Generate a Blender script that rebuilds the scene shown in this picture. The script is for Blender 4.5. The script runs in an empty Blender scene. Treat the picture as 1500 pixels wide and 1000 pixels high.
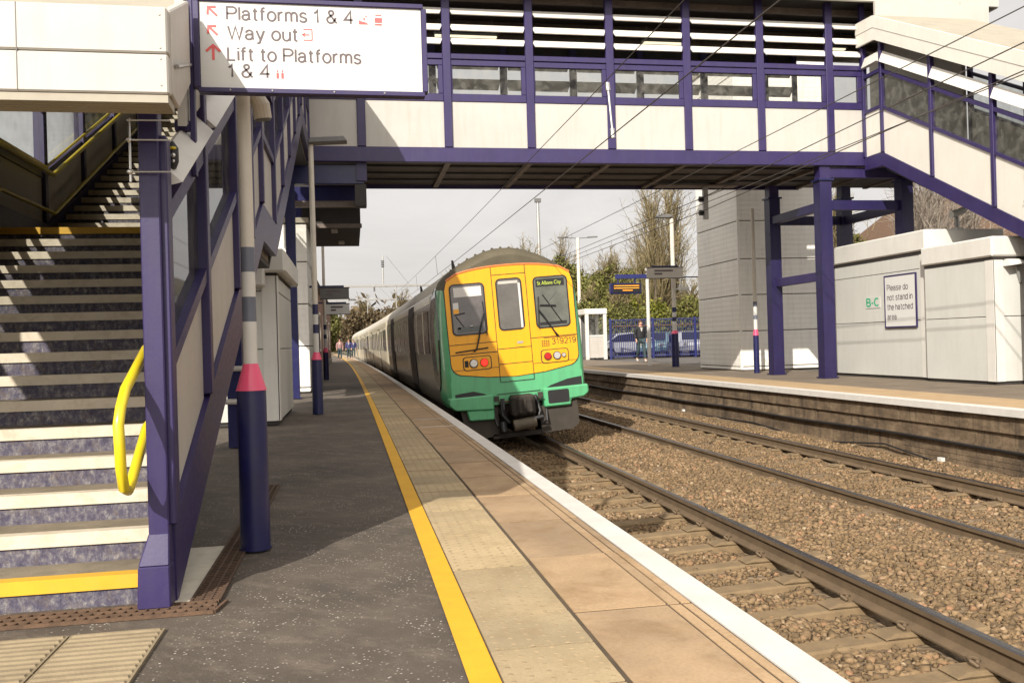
import bpy, math, random
import numpy as np
from mathutils import Vector, Matrix
random.seed(7)
RNG = np.random.default_rng(7)
R = math.radians
S = bpy.context.scene
COL = S.collection
ORG = {}

# ------------------------------------------------------------------ materials
def _nodes(name):
    m = bpy.data.materials.new(name); m.use_nodes = True
    nt = m.node_tree
    b = nt.nodes['Principled BSDF']
    return m, nt, b, nt.nodes, nt.links

def mul(c, k): return tuple(min(1.0, x * k) for x in c[:3]) + (1,)

def noise(N, L, vec, scale, detail=6, rough=.6, dist=0):
    n = N.new('ShaderNodeTexNoise'); n.inputs['Scale'].default_value = scale
    n.inputs['Detail'].default_value = detail; n.inputs['Roughness'].default_value = rough
    n.inputs['Distortion'].default_value = dist
    if vec: L.new(vec, n.inputs['Vector'])
    return n.outputs['Fac']

def ramp(N, L, fac, stops):
    r = N.new('ShaderNodeValToRGB'); cr = r.color_ramp
    while len(cr.elements) < len(stops): cr.elements.new(.5)
    for e, (p, c) in zip(cr.elements, stops):
        e.position = p; e.color = c if len(c) == 4 else tuple(c) + (1,)
    L.new(fac, r.inputs['Fac'])
    return r.outputs['Color']

def mixc(N, L, fac, a, b, mode='MIX'):
    m = N.new('ShaderNodeMix'); m.data_type = 'RGBA'; m.blend_type = mode
    if isinstance(fac, (int, float)): m.inputs[0].default_value = fac
    else: L.new(fac, m.inputs[0])
    for i, v in ((6, a), (7, b)):
        if isinstance(v, (tuple, list)): m.inputs[i].default_value = tuple(v[:3]) + (1,)
        else: L.new(v, m.inputs[i])
    return m.outputs[2]

def coords(N, L, scale=(1, 1, 1), kind='Object'):
    t = N.new('ShaderNodeTexCoord')
    mp = N.new('ShaderNodeMapping'); mp.inputs['Scale'].default_value = scale
    L.new(t.outputs[kind], mp.inputs['Vector'])
    return mp.outputs['Vector']

def bump(N, L, b, h, strength, dist=.01):
    n = N.new('ShaderNodeBump'); n.inputs['Strength'].default_value = strength
    n.inputs['Distance'].default_value = dist
    L.new(h, n.inputs['Height']); L.new(n.outputs['Normal'], b.inputs['Normal'])

def M(name, col, rough=.55, var=.14, scale=2.5, bmp=.0, bscale=80, metal=0, dirt=None, dirtamt=.35,
      streak=0, coat=0, island=0, spec=None, wave=None):
    m, nt, b, N, L = _nodes(name)
    v = coords(N, L)
    f = noise(N, L, v, scale)
    c = ramp(N, L, f, [(.3, mul(col, 1 - var)), (.7, mul(col, 1 + var))])
    f2 = noise(N, L, v, scale * 11, 4)
    c = mixc(N, L, ramp(N, L, f2, [(.35, (.0, .0, .0)), (.75, (.25, .25, .25))]), c, mul(col, 1 - var * 1.6))
    if dirt:
        vs = coords(N, L, (5, 5, .5)) if streak else v
        d = noise(N, L, vs, 1.7 if streak else scale * 1.7, 8, .7)
        fac = ramp(N, L, d, [(.48, (0, 0, 0)), (.78, (dirtamt,) * 3)])
        c = mixc(N, L, fac, c, dirt)
    if island:
        g = N.new('ShaderNodeNewGeometry')
        k = ramp(N, L, g.outputs['Random Per Island'], [(0, (1 - island,) * 3), (1, (1 + island,) * 3)])
        c = mixc(N, L, 1.0, c, k, 'MULTIPLY')
    L.new(c, b.inputs['Base Color'])
    b.inputs['Metallic'].default_value = metal
    rr = N.new('ShaderNodeMapRange'); L.new(f2, rr.inputs['Value'])
    rr.inputs['To Min'].default_value = max(.03, rough - .1); rr.inputs['To Max'].default_value = min(1, rough + .12)
    L.new(rr.outputs['Result'], b.inputs['Roughness'])
    if spec is not None: b.inputs['Specular IOR Level'].default_value = spec
    if coat:
        b.inputs['Coat Weight'].default_value = coat; b.inputs['Coat Roughness'].default_value = .12
    if wave:
        w = N.new('ShaderNodeTexWave'); w.bands_direction = wave[0]; w.inputs['Scale'].default_value = wave[1]
        L.new(v, w.inputs['Vector']); bump(N, L, b, w.outputs['Fac'], wave[2], .01)
    elif bmp:
        bump(N, L, b, noise(N, L, v, bscale, 5), bmp)
    return m

def emit(name, col, s):
    m, nt, b, N, L = _nodes(name)
    b.inputs['Base Color'].default_value = tuple(col) + (1,)
    b.inputs['Emission Color'].default_value = tuple(col) + (1,)
    b.inputs['Emission Strength'].default_value = s
    return m

def glass_mat(name, tint, refl):
    m, nt, b, N, L = _nodes(name)
    N.remove(b); out = [n for n in N if n.type == 'OUTPUT_MATERIAL'][0]
    t = N.new('ShaderNodeBsdfTransparent'); t.inputs['Color'].default_value = tint + (1,)
    g = N.new('ShaderNodeBsdfGlossy'); g.inputs['Roughness'].default_value = .03
    lw = N.new('ShaderNodeLayerWeight'); lw.inputs['Blend'].default_value = refl
    v = coords(N, L)
    d = N.new('ShaderNodeBsdfDiffuse'); d.inputs['Color'].default_value = (.5, .48, .43, 1)
    mx = N.new('ShaderNodeMixShader'); L.new(lw.outputs['Fresnel'], mx.inputs[0])
    L.new(t.outputs[0], mx.inputs[1]); L.new(g.outputs[0], mx.inputs[2])
    m2 = N.new('ShaderNodeMixShader')
    L.new(ramp(N, L, noise(N, L, v, 6, 6), [(.4, (.02,) * 3), (.8, (.16,) * 3)]), m2.inputs[0])
    L.new(mx.outputs[0], m2.inputs[1]); L.new(d.outputs[0], m2.inputs[2])
    L.new(m2.outputs[0], out.inputs['Surface'])
    return m

PURPLE = (.027, .0175, .082)
NAVY = (.013, .014, .075)
mt = {}
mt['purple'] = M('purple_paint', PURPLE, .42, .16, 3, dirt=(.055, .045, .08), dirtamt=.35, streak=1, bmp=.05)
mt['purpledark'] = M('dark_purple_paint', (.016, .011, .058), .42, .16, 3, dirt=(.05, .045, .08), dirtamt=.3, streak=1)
mt['navy'] = M('navy_paint', NAVY, .33, .2, 4, dirt=(.05, .05, .07), dirtamt=.35)
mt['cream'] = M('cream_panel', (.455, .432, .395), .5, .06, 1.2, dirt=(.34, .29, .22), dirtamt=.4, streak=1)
mt['creamlit'] = M('cream_panel_lit', (.66, .63, .565), .5, .05, 1.2, dirt=(.42, .36, .27), dirtamt=.2, streak=1)  # bridge cream made paler, extra sunlight put into the right stair's colour
mt['slabpale'] = M('pale_slab', (.58, .53, .43), .8, .12, 4, bmp=.15, dirt=(.25, .2, .14), dirtamt=.5)
mt['white'] = M('white_paint', (.60, .58, .535), .5, .05, 3, dirt=(.4, .36, .3), dirtamt=.25, streak=1)
mt['louvre'] = M('louvre_white', (.64, .61, .56), .45, .05, 3, dirt=(.4, .33, .25), dirtamt=.2)
mt['panelgrey'] = M('grey_panel', (.46, .425, .38), .5, .07, 1.5, dirt=(.3, .27, .23), dirtamt=.25, streak=1)
mt['cladding'] = M('ribbed_cladding', (.82, .79, .725), .5, .06, 1, dirt=(.3, .28, .24), dirtamt=.25, streak=1, wave=('Z', 2.1, .25))
mt['cabin'] = M('cabin_panel', (.53, .522, .485), .5, .05, 1, dirt=(.36, .33, .26), dirtamt=.25, streak=1)
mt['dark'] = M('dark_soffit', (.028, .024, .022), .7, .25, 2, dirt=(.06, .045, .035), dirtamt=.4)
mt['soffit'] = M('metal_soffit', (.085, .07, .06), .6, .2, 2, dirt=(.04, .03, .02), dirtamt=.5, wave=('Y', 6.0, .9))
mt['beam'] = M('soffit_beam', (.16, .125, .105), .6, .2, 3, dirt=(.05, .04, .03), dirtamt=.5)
mt['roofbeige'] = M('roof_sheet', (.36, .32, .25), .6, .1, 2, dirt=(.2, .18, .14), dirtamt=.4, wave=('Y', 8.0, .8))
mt['glassr'] = glass_mat('reflective_glass', (.6, .6, .58), .72)
mt['glass'] = glass_mat('window_glass', (.84, .85, .84), .035)
mt['yellow'] = M('yellow_rail', (.66, .51, .012), .35, .06, 5, coat=.3, dirt=(.45, .33, .05), dirtamt=.4)
mt['concrete'] = M('concrete', (.27, .24, .205), .85, .2, 4, bmp=.3, bscale=70, dirt=(.12, .1, .08), dirtamt=.6)
mt['tread'] = M('tread', (.20, .165, .115), .85, .25, 5, bmp=.3, bscale=90, dirt=(.09, .07, .05), dirtamt=.6)
mt['nosing'] = M('nosing_cream', (.60, .525, .41), .6, .1, 6, dirt=(.30, .23, .14), dirtamt=.6, bmp=.1)
mt['nosingy'] = M('nosing_yellow', (.64, .36, .02), .55, .08, 6, dirt=(.5, .3, .08), dirtamt=.4)
mt['steel'] = M('galvanised', (.36, .35, .33), .42, .15, 8, metal=.6)
mt['chrome'] = M('bright_steel', (.6, .58, .55), .3, .1, 8, metal=.9)
mt['rust'] = M('rusty_iron', (.115, .066, .038), .85, .35, 14, dirt=(.05, .03, .02), dirtamt=.7, bmp=.3)
mt['black'] = M('black_rubber', (.012, .012, .013), .5, .2, 5)
mt['wire'] = M('wire_copper', (.06, .05, .045), .6, .2, 5)
mt['pink'] = M('magenta_band', (.74, .075, .17), .35, .06, 5, coat=.3)
mt['bandgrey'] = M('grey_band', (.13, .14, .175), .4, .1, 5)
mt['polecream'] = M('pole_cream', (.62, .57, .485), .45, .07, 4, dirt=(.35, .29, .2), dirtamt=.35, streak=1)
mt['signwhite'] = M('sign_face', (.61, .60, .575), .35, .02, 2, dirt=(.6, .56, .5), dirtamt=.1)
mt['ink'] = M('sign_ink', (.10, .075, .08), .5, .05)
mt['red'] = M('sign_red', (.72, .10, .10), .5, .05)
mt['green'] = M('sticker_green', (.02, .36, .18), .5, .05)
mt['brick'] = M('red_brick', (.17, .085, .06), .85, .2, 4, bmp=.3, dirt=(.06, .04, .03), dirtamt=.5)
mt['greylamp'] = M('lamp_housing', (.12, .115, .11), .5, .1, 5)

def special():
    # asphalt with pale flecks, worn patches and scuffs
    m, nt, b, N, L = _nodes('asphalt'); v = coords(N, L)
    base = ramp(N, L, noise(N, L, v, 1.1, 8, .65), [(.3, (.05, .039, .03)), (.55, (.09, .071, .054)), (.8, (.15, .121, .092))])
    vs0 = N.new('ShaderNodeMapping'); vs0.inputs['Rotation'].default_value = (0, 0, R(40)); L.new(v, vs0.inputs['Vector'])
    vs1 = N.new('ShaderNodeMapping'); vs1.inputs['Scale'].default_value = (1.5, 3.6, 1); L.new(vs0.outputs[0], vs1.inputs['Vector']); sc = noise(N, L, vs1.outputs[0], 2.2, 10, .8, .15)
    base = mixc(N, L, ramp(N, L, sc, [(.5, (0, 0, 0)), (.72, (.5,) * 3)]), base, (.25, .2, .155))
    sp = N.new('ShaderNodeTexVoronoi'); sp.inputs['Scale'].default_value = 48; L.new(v, sp.inputs['Vector'])
    fleck = ramp(N, L, sp.outputs['Distance'], [(.13, (1, 1, 1)), (.24, (0, 0, 0))])
    msk = ramp(N, L, noise(N, L, v, 3.5, 9, .8, .3), [(.46, (0, 0, 0)), (.6, (1, 1, 1))])
    fm = mixc(N, L, 1.0, fleck, msk, 'MULTIPLY')
    base = mixc(N, L, fm, base, (.55, .5, .44))
    L.new(base, b.inputs['Base Color']); b.inputs['Roughness'].default_value = .85
    bump(N, L, b, noise(N, L, v, 130, 6, .7), .55, .01); mt['asphalt'] = m
    # peeling painted risers
    m, nt, b, N, L = _nodes('peeling_riser'); v = coords(N, L, (1, 1, 1)); v2 = coords(N, L, (7, 1, 5))
    n1 = noise(N, L, v2, 4, 12, .8, .15)
    c = ramp(N, L, n1, [(.36, (.03, .026, .05)), (.48, (.075, .067, .10)), (.56, (.15, .138, .15)), (.64, (.30, .275, .255)), (.78, (.45, .41, .35))])
    n2 = noise(N, L, v2, 3, 10, .75, .1)
    c = mixc(N, L, ramp(N, L, n2, [(.5, (0, 0, 0)), (.7, (.75,) * 3)]), c, (.13, .095, .07))
    L.new(c, b.inputs['Base Color']); b.inputs['Roughness'].default_value = .75
    bump(N, L, b, n1, .5, .01); mt['riser'] = m
    # buff tactile slabs / coping slabs: per-slab tone, stains
    for nm, c0, st in (('tactile', (.385, .295, .172), (.24, .165, .08)), ('coping', (.365, .25, .145), (.19, .105, .04))):
        m, nt, b, N, L = _nodes(nm); v = coords(N, L)
        c = ramp(N, L, noise(N, L, v, 1.6, 8, .7), [(.3, mul(c0, .8)), (.7, mul(c0, 1.14))])
        g = N.new('ShaderNodeNewGeometry')
        c = mixc(N, L, 1, c, ramp(N, L, g.outputs['Random Per Island'], [(0, (.80, .81, .83)), (1, (1.14, 1.12, 1.07))]), 'MULTIPLY')
        c = mixc(N, L, ramp(N, L, noise(N, L, v, 3.6, 9, .75, .4), [(.47, (0, 0, 0)), (.72, (.75,) * 3)]), c, st)
        c = mixc(N, L, ramp(N, L, noise(N, L, v, 1.3, 5, .6, .2), [(.5, (0, 0, 0)), (.62, (.45,) * 3)]), c, mul(c0, 1.25))
        c = mixc(N, L, ramp(N, L, noise(N, L, v, 70, 3), [(.42, (0, 0, 0)), (.72, (.35,) * 3)]), c, mul(c0, .55))
        L.new(c, b.inputs['Base Color']); b.inputs['Roughness'].default_value = .85
        bump(N, L, b, noise(N, L, v, 160, 5), .25, .008); mt[nm] = m
    # worn line paints
    for nm, c0, under in (('yline', (.64, .34, .013), (.34, .19, .05)), ('wline', (.56, .53, .49), (.31, .26, .2))):
        m, nt, b, N, L = _nodes(nm); v = coords(N, L)
        c = ramp(N, L, noise(N, L, v, 4, 8, .7), [(.3, mul(c0, .88)), (.7, mul(c0, 1.08))])
        c = mixc(N, L, ramp(N, L, noise(N, L, v, 24, 8, .75), [(.6, (0, 0, 0)), (.72, (.7,) * 3)]), c, under)
        L.new(c, b.inputs['Base Color']); b.inputs['Roughness'].default_value = .7
        bump(N, L, b, noise(N, L, v, 120, 5), .2, .006); mt[nm] = m
    # ballast bed
    m, nt, b, N, L = _nodes('ballast_bed'); v = coords(N, L)
    vo = N.new('ShaderNodeTexVoronoi'); vo.inputs['Scale'].default_value = 17; L.new(v, vo.inputs['Vector'])
    c = mixc(N, L, ramp(N, L, noise(N, L, v, .8, 6), [(.3, (.2,) * 3), (.65, (.85,) * 3)]),
             ramp(N, L, vo.outputs['Color'], [(0, (.10, .072, .045)), (.5, (.19, .135, .085)), (1, (.29, .215, .145))]), (.15, .098, .047))
    L.new(c, b.inputs['Base Color']); b.inputs['Roughness'].default_value = .95
    bump(N, L, b, vo.outputs['Distance'], .9, .03); mt['bed'] = m
    # single stones
    m, nt, b, N, L = _nodes('ballast_stone'); g = N.new('ShaderNodeNewGeometry'); v = coords(N, L)
    c = ramp(N, L, g.outputs['Random Per Island'], [(0, (.085, .056, .028)), (.3, (.155, .10, .05)), (.6, (.205, .133, .067)), (.85, (.265, .178, .095)), (.95, (.29, .15, .078)), (1, (.40, .31, .20))])
    c = mixc(N, L, ramp(N, L, noise(N, L, v, .7, 6, .6), [(.38, (0, 0, 0)), (.62, (.6,) * 3)]), c, (.15, .098, .047))
    L.new(c, b.inputs['Base Color']); b.inputs['Roughness'].default_value = .9; mt['stone'] = m
    # platform wall: soot streaks
    m, nt, b, N, L = _nodes('platform_wall'); v = coords(N, L)
    c = ramp(N, L, noise(N, L, coords(N, L, (1, 1.6, 3)), 1.4, 9, .75), [(.3, (.05, .034, .02)), (.5, (.14, .096, .058)), (.7, (.26, .19, .115))])
    st = noise(N, L, coords(N, L, (1, 5, .35)), 1.6, 6, .7)
    c = mixc(N, L, ramp(N, L, st, [(.5, (0, 0, 0)), (.68, (.75,) * 3)]), c, (.03, .023, .016))
    c = mixc(N, L, ramp(N, L, noise(N, L, v, 8, 6), [(.66, (0, 0, 0)), (.75, (.6,) * 3)]), c, (.34, .28, .19))
    L.new(c, b.inputs['Base Color']); b.inputs['Roughness'].default_value = .9
    bump(N, L, b, noise(N, L, v, 22, 8, .7), .6, .02); mt['wall'] = m
    # rail
    mt['railside'] = M('rail_side', (.125, .085, .048), .8, .2, 5, dirt=(.06, .04, .025), dirtamt=.5, bmp=.15)
    mt['railtop'] = M('rail_top', (.13, .125, .13), .28, .12, 6, metal=.85)
    mt['sleeper'] = M('sleeper_concrete', (.20, .137, .072), .9, .22, 5, bmp=.4, bscale=50, dirt=(.10, .075, .045), dirtamt=.6)
    # leaves
    for nm, cols in (('leaf_olive', [(.055, .06, .017), (.115, .118, .03), (.2, .185, .055)]),
                     ('leaf_dark', [(.05, .055, .017), (.095, .098, .03), (.17, .155, .05)]),
                     ('twig_tan', [(.11, .088, .045), (.18, .142, .075), (.25, .2, .108)]),
                     ('twig_grey', [(.15, .125, .1), (.24, .2, .165), (.33, .285, .235)]),
                     ('hedge_brown', [(.06, .043, .024), (.11, .08, .043), (.16, .12, .065)]),
                     ('leaf_bright', [(.07, .085, .012), (.14, .145, .02), (.23, .21, .035)])):
        m, nt, b, N, L = _nodes(nm); g = N.new('ShaderNodeNewGeometry')
        c = ramp(N, L, g.outputs['Random Per Island'], [(0, cols[0]), (.5, cols[1]), (1, cols[2])])
        L.new(c, b.inputs['Base Color']); b.inputs['Roughness'].default_value = .8
        b.inputs['Specular IOR Level'].default_value = .2
        mt[nm] = m
    mt['bark'] = M('bark', (.12, .095, .07), .9, .3, 6, bmp=.5)
    # train
    mt['tyellow'] = M('train_yellow', (.80, .36, .003), .4, .04, 2, coat=.12, dirt=(.45, .2, .02), dirtamt=.3, streak=1)
    mt['tgreen'] = M('train_green', (.085, .36, .165), .35, .06, 2, coat=.35, dirt=(.07, .16, .08), dirtamt=.45, streak=1)
    mt['tdark'] = M('train_side_dark', (.035, .04, .035), .25, .1, 2, coat=.5)
    mt['tside'] = M('train_side_shaded', (.15, .137, .112), .3, .1, 1, coat=.4, dirt=(.14, .11, .08), dirtamt=.55, streak=1)  # same livery as the pale side, with the bridge shade put into its colour
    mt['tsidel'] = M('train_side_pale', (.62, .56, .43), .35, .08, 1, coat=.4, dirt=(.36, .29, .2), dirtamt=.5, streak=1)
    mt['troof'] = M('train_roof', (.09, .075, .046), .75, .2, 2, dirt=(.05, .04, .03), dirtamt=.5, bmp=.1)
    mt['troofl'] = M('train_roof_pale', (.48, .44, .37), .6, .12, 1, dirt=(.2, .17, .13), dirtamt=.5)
    mt['tglass'] = M('train_glass', (.010, .011, .016), .14, .2, 3, spec=.25)
    mt['cabglass'] = M('cab_glass', (.10, .088, .085), .1, .35, 3, spec=.7)
    mt['cabglass2'] = M('cab_glass_green', (.095, .10, .08), .1, .35, 3, spec=.7)
    mt['doorglass'] = M('door_glass', (.11, .10, .09), .15, .2, 3, spec=.6)
    mt['grime'] = M('grimy_steel', (.022, .017, .013), .75, .35, 6, bmp=.4, dirt=(.12, .08, .05), dirtamt=.4)
    mt['grimel'] = M('dusty_plate', (.04, .032, .024), .8, .3, 4, dirt=(.05, .035, .025), dirtamt=.6, streak=1)
    mt['bufferroll'] = M('coupler_roll', (.10, .08, .055), .7, .25, 6, bmp=.3)
    mt['lampred'] = emit('tail_lamp_lit', (1, .02, .01), 1.6)
    mt['lampredoff'] = M('tail_lamp', (.42, .01, .01), .2, .1)
    mt['lampclear'] = M('head_lamp', (.55, .53, .5), .15, .1, metal=.5)
    mt['led'] = emit('led_green', (.42, .5, .06), .3)
    mt['ledo'] = emit('led_orange', (1, .35, .03), .5)
    mt['tube'] = emit('fluorescent_tube', (1, .9, .62), .95)
    # people, cars
    mt['skin'] = M('skin', (.48, .27, .19), .6, .05)
    mt['jacket'] = M('black_jacket', (.012, .012, .014), .8, .2, 8)
    mt['shirt'] = M('grey_shirt', (.4, .38, .35), .8, .1)
    mt['jeans'] = M('teal_jeans', (.03, .05, .056), .85, .2, 8)
    mt['shoe'] = M('pale_shoe', (.55, .5, .42), .7, .1)
    mt['hair'] = M('brown_hair', (.06, .03, .018), .8, .2, 20)
    mt['coatpink'] = M('pink_coat', (.28, .16, .15), .8, .1)
    mt['coatblue'] = M('blue_coat', (.04, .04, .12), .8, .1)
    mt['carsilver'] = M('car_silver', (.42, .43, .46), .3, .05, 2, metal=.4, coat=.5)
    mt['carblue'] = M('car_blue', (.06, .10, .22), .3, .05, 2, metal=.3, coat=.5)
    mt['carwhite'] = M('car_white', (.65, .65, .66), .3, .05, 2, coat=.5)
    mt['carteal'] = M('car_teal', (.10, .17, .19), .3, .05, 2, metal=.3, coat=.5)
    mt['fence'] = M('fence_blue', (.018, .023, .12), .5, .15, 3)
    mt['ground'] = M('ground', (.12, .10, .06), .95, .3, .6, bmp=.4, bscale=8, dirt=(.06, .07, .025), dirtamt=.6)
    mt['carpark'] = M('car_park_tarmac', (.10, .09, .08), .9, .2, 1.5, bmp=.3)
    mt['domes'] = M('dome_buff', (.30, .225, .13), .9, .2, 3, dirt=(.2, .14, .075), dirtamt=.7)
    mt['corduroy'] = M('corduroy_buff', (.25, .195, .12), .9, .2, 3, bmp=.3, bscale=120, dirt=(.14, .105, .065), dirtamt=.7)
    mt['rustdark'] = M('old_iron', (.085, .048, .028), .9, .3, 14, dirt=(.02, .015, .01), dirtamt=.7, bmp=.3)
    mt['orangetrim'] = M('orange_trim', (.62, .19, .06), .4, .06, 3)
    mt['tanasphalt'] = M('tan_asphalt', (.165, .128, .09), .9, .25, 1.2, dirt=(.09, .07, .05), dirtamt=.6, bmp=.3)
    mt['jointdirt'] = M('joint_dirt', (.075, .053, .032), .95, .3, 6)
    mt['buff'] = M('buff_surface', (.38, .265, .145), .85, .12, 2, dirt=(.24, .15, .07), dirtamt=.5, bmp=.2)
special()

# ------------------------------------------------------------------ mesh helpers
class MB:
    def __init__(s): s.v = []; s.f = []; s.m = []
    def add(s, vs, fs, mi=0):
        o = len(s.v); s.v += [tuple(p) for p in vs]; s.f += [tuple(i + o for i in f) for f in fs]; s.m += [mi] * len(fs); return s
    def hexa(s, p, mi=0):   # 8 points: bottom 4 (ccw), top 4
        return s.add(p, [(3, 2, 1, 0), (4, 5, 6, 7), (0, 1, 5, 4), (1, 2, 6, 5), (2, 3, 7, 6), (3, 0, 4, 7)], mi)
    def box(s, x0, x1, y0, y1, z0, z1, mi=0):
        return s.hexa([(x0, y0, z0), (x1, y0, z0), (x1, y1, z0), (x0, y1, z0), (x0, y0, z1), (x1, y0, z1), (x1, y1, z1), (x0, y1, z1)], mi)
    def slant(s, ya, a0, a1, yb, b0, b1, x0, x1, mi=0):  # slab along Y with different z at both ends
        return s.hexa([(x0, ya, a0), (x1, ya, a0), (x1, yb, b0), (x0, yb, b0), (x0, ya, a1), (x1, ya, a1), (x1, yb, b1), (x0, yb, b1)], mi)
    def prism(s, poly, f0, f1, mi=0):  # poly: 2-d points, f0/f1 map to 3-d
        n = len(poly); a = [f0(*p) for p in poly]; b = [f1(*p) for p in poly]
        return s.add(a + b, [tuple(range(n))[::-1], tuple(range(n, 2 * n))] + [(i, (i + 1) % n, n + (i + 1) % n, n + i) for i in range(n)], mi)
    def tube(s, pts, r, n=8, cap=True, mi=0):
        pts = [Vector(p) for p in pts]; rs = r if isinstance(r, (list, tuple)) else [r] * len(pts)
        rings = []; ref = None
        for i, p in enumerate(pts):
            d = (pts[min(i + 1, len(pts) - 1)] - pts[max(i - 1, 0)]).normalized()
            if ref is None:
                ref = d.orthogonal().normalized()
            ref = (ref - d * ref.dot(d)).normalized(); q = d.cross(ref)
            rings.append([p + (ref * math.cos(2 * math.pi * k / n) + q * math.sin(2 * math.pi * k / n)) * rs[i] for k in range(n)])
        vs = [v for ring in rings for v in ring]; fs = []
        for i in range(len(pts) - 1):
            for k in range(n):
                fs.append((i * n + k, i * n + (k + 1) % n, (i + 1) * n + (k + 1) % n, (i + 1) * n + k))
        if cap: fs += [tuple(range(n))[::-1], tuple(range((len(pts) - 1) * n, len(pts) * n))]
        return s.add(vs, fs, mi)
    def cyl(s, x, y, z0, z1, r0, r1=None, n=20, mi=0): return s.tube([(x, y, z0), (x, y, z1)], [r0, r0 if r1 is None else r1], n, True, mi)
    def ball(s, c, r, n=10, sc=(1, 1, 1), mi=0):
        vs = []; fs = []; h = n // 2
        for i in range(h + 1):
            t = math.pi * i / h
            for k in range(n):
                a = 2 * math.pi * k / n
                vs.append((c[0] + r * sc[0] * math.sin(t) * math.cos(a), c[1] + r * sc[1] * math.sin(t) * math.sin(a), c[2] + r * sc[2] * math.cos(t)))
        for i in range(h):
            for k in range(n): fs.append((i * n + k, (i + 1) * n + k, (i + 1) * n + (k + 1) % n, i * n + (k + 1) % n))
        return s.add(vs, fs, mi)
    def build(s, name, mat, parent=None, bevel=0, smooth=False):
        return mesh_obj(name, s.v, s.f, mat, parent, bevel, smooth, s.m)

def mesh_obj(name, v, f, mat, parent=None, bevel=0, smooth=False, mi=None):
    me = bpy.data.meshes.new(name)
    org = ORG.get(parent.name, Vector()) if parent else Vector()
    if org.length: v = [(p[0] - org.x, p[1] - org.y, p[2] - org.z) for p in v]
    me.from_pydata(v, [], f)
    mats = mat if isinstance(mat, (list, tuple)) else [mat]
    for m in mats: me.materials.append(mt[m] if isinstance(m, str) else m)
    if mi and len(mats) > 1: me.polygons.foreach_set('material_index', mi)
    if smooth: me.polygons.foreach_set('use_smooth', [True] * len(me.polygons))
    me.update()
    o = bpy.data.objects.new(name, me); COL.objects.link(o)
    if parent: o.parent = parent; ORG[o.name] = org
    if bevel:
        b = o.modifiers.new('Bevel', 'BEVEL'); b.width = bevel; b.segments = 1; b.limit_method = 'ANGLE'
    if smooth:
        e = o.modifiers.new('Edge', 'EDGE_SPLIT'); e.split_angle = R(40)
    return o

def tag(o, label, cat, group=None, kind=None):
    if label: o['label'] = label
    if cat: o['category'] = cat
    if group: o['group'] = group
    if kind: o['kind'] = kind
    return o
def thing(name, loc, label, cat, group=None):
    o = bpy.data.objects.new(name, None); COL.objects.link(o); o.location = loc; o.empty_display_size = .2
    ORG[o.name] = Vector(loc); return tag(o, label, cat, group)
def struct(o): o['kind'] = 'structure'; return o
def copy_thing(root, loc, label=None):
    r = root.copy(); COL.objects.link(r); r.location = loc
    if label: r['label'] = label
    for ch in list(root.children):
        c = ch.copy(); COL.objects.link(c); c.parent = r
        for g in list(ch.children):
            d = g.copy(); COL.objects.link(d); d.parent = c
    return r

def text_mesh(body, width=None, height=None, size=1.0):
    cu = bpy.data.curves.new('txt', 'FONT'); cu.body = body; cu.size = size; cu.extrude = 0
    o = bpy.data.objects.new('txt', cu); COL.objects.link(o)
    dg = bpy.context.evaluated_depsgraph_get(); me = bpy.data.meshes.new_from_object(o.evaluated_get(dg))
    v = [tuple(p.co) for p in me.vertices]; f = [tuple(p.vertices) for p in me.polygons]
    bpy.data.objects.remove(o); bpy.data.meshes.remove(me)
    xs = [p[0] for p in v]; x0 = min(xs); w = max(xs) - x0
    sx = width / w if width else 1; sy = (height / size) if height else sx
    return [((p[0] - x0) * sx, p[1] * sy) for p in v], f
def text(name, body, org, xd, ud, mat, parent, width=None, height=None):
    v, f = text_mesh(body, width, height); xd = Vector(xd); ud = Vector(ud); o = Vector(org)
    return mesh_obj(name, [tuple(o + xd * p[0] + ud * p[1]) for p in v], f, mat, parent)

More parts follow.
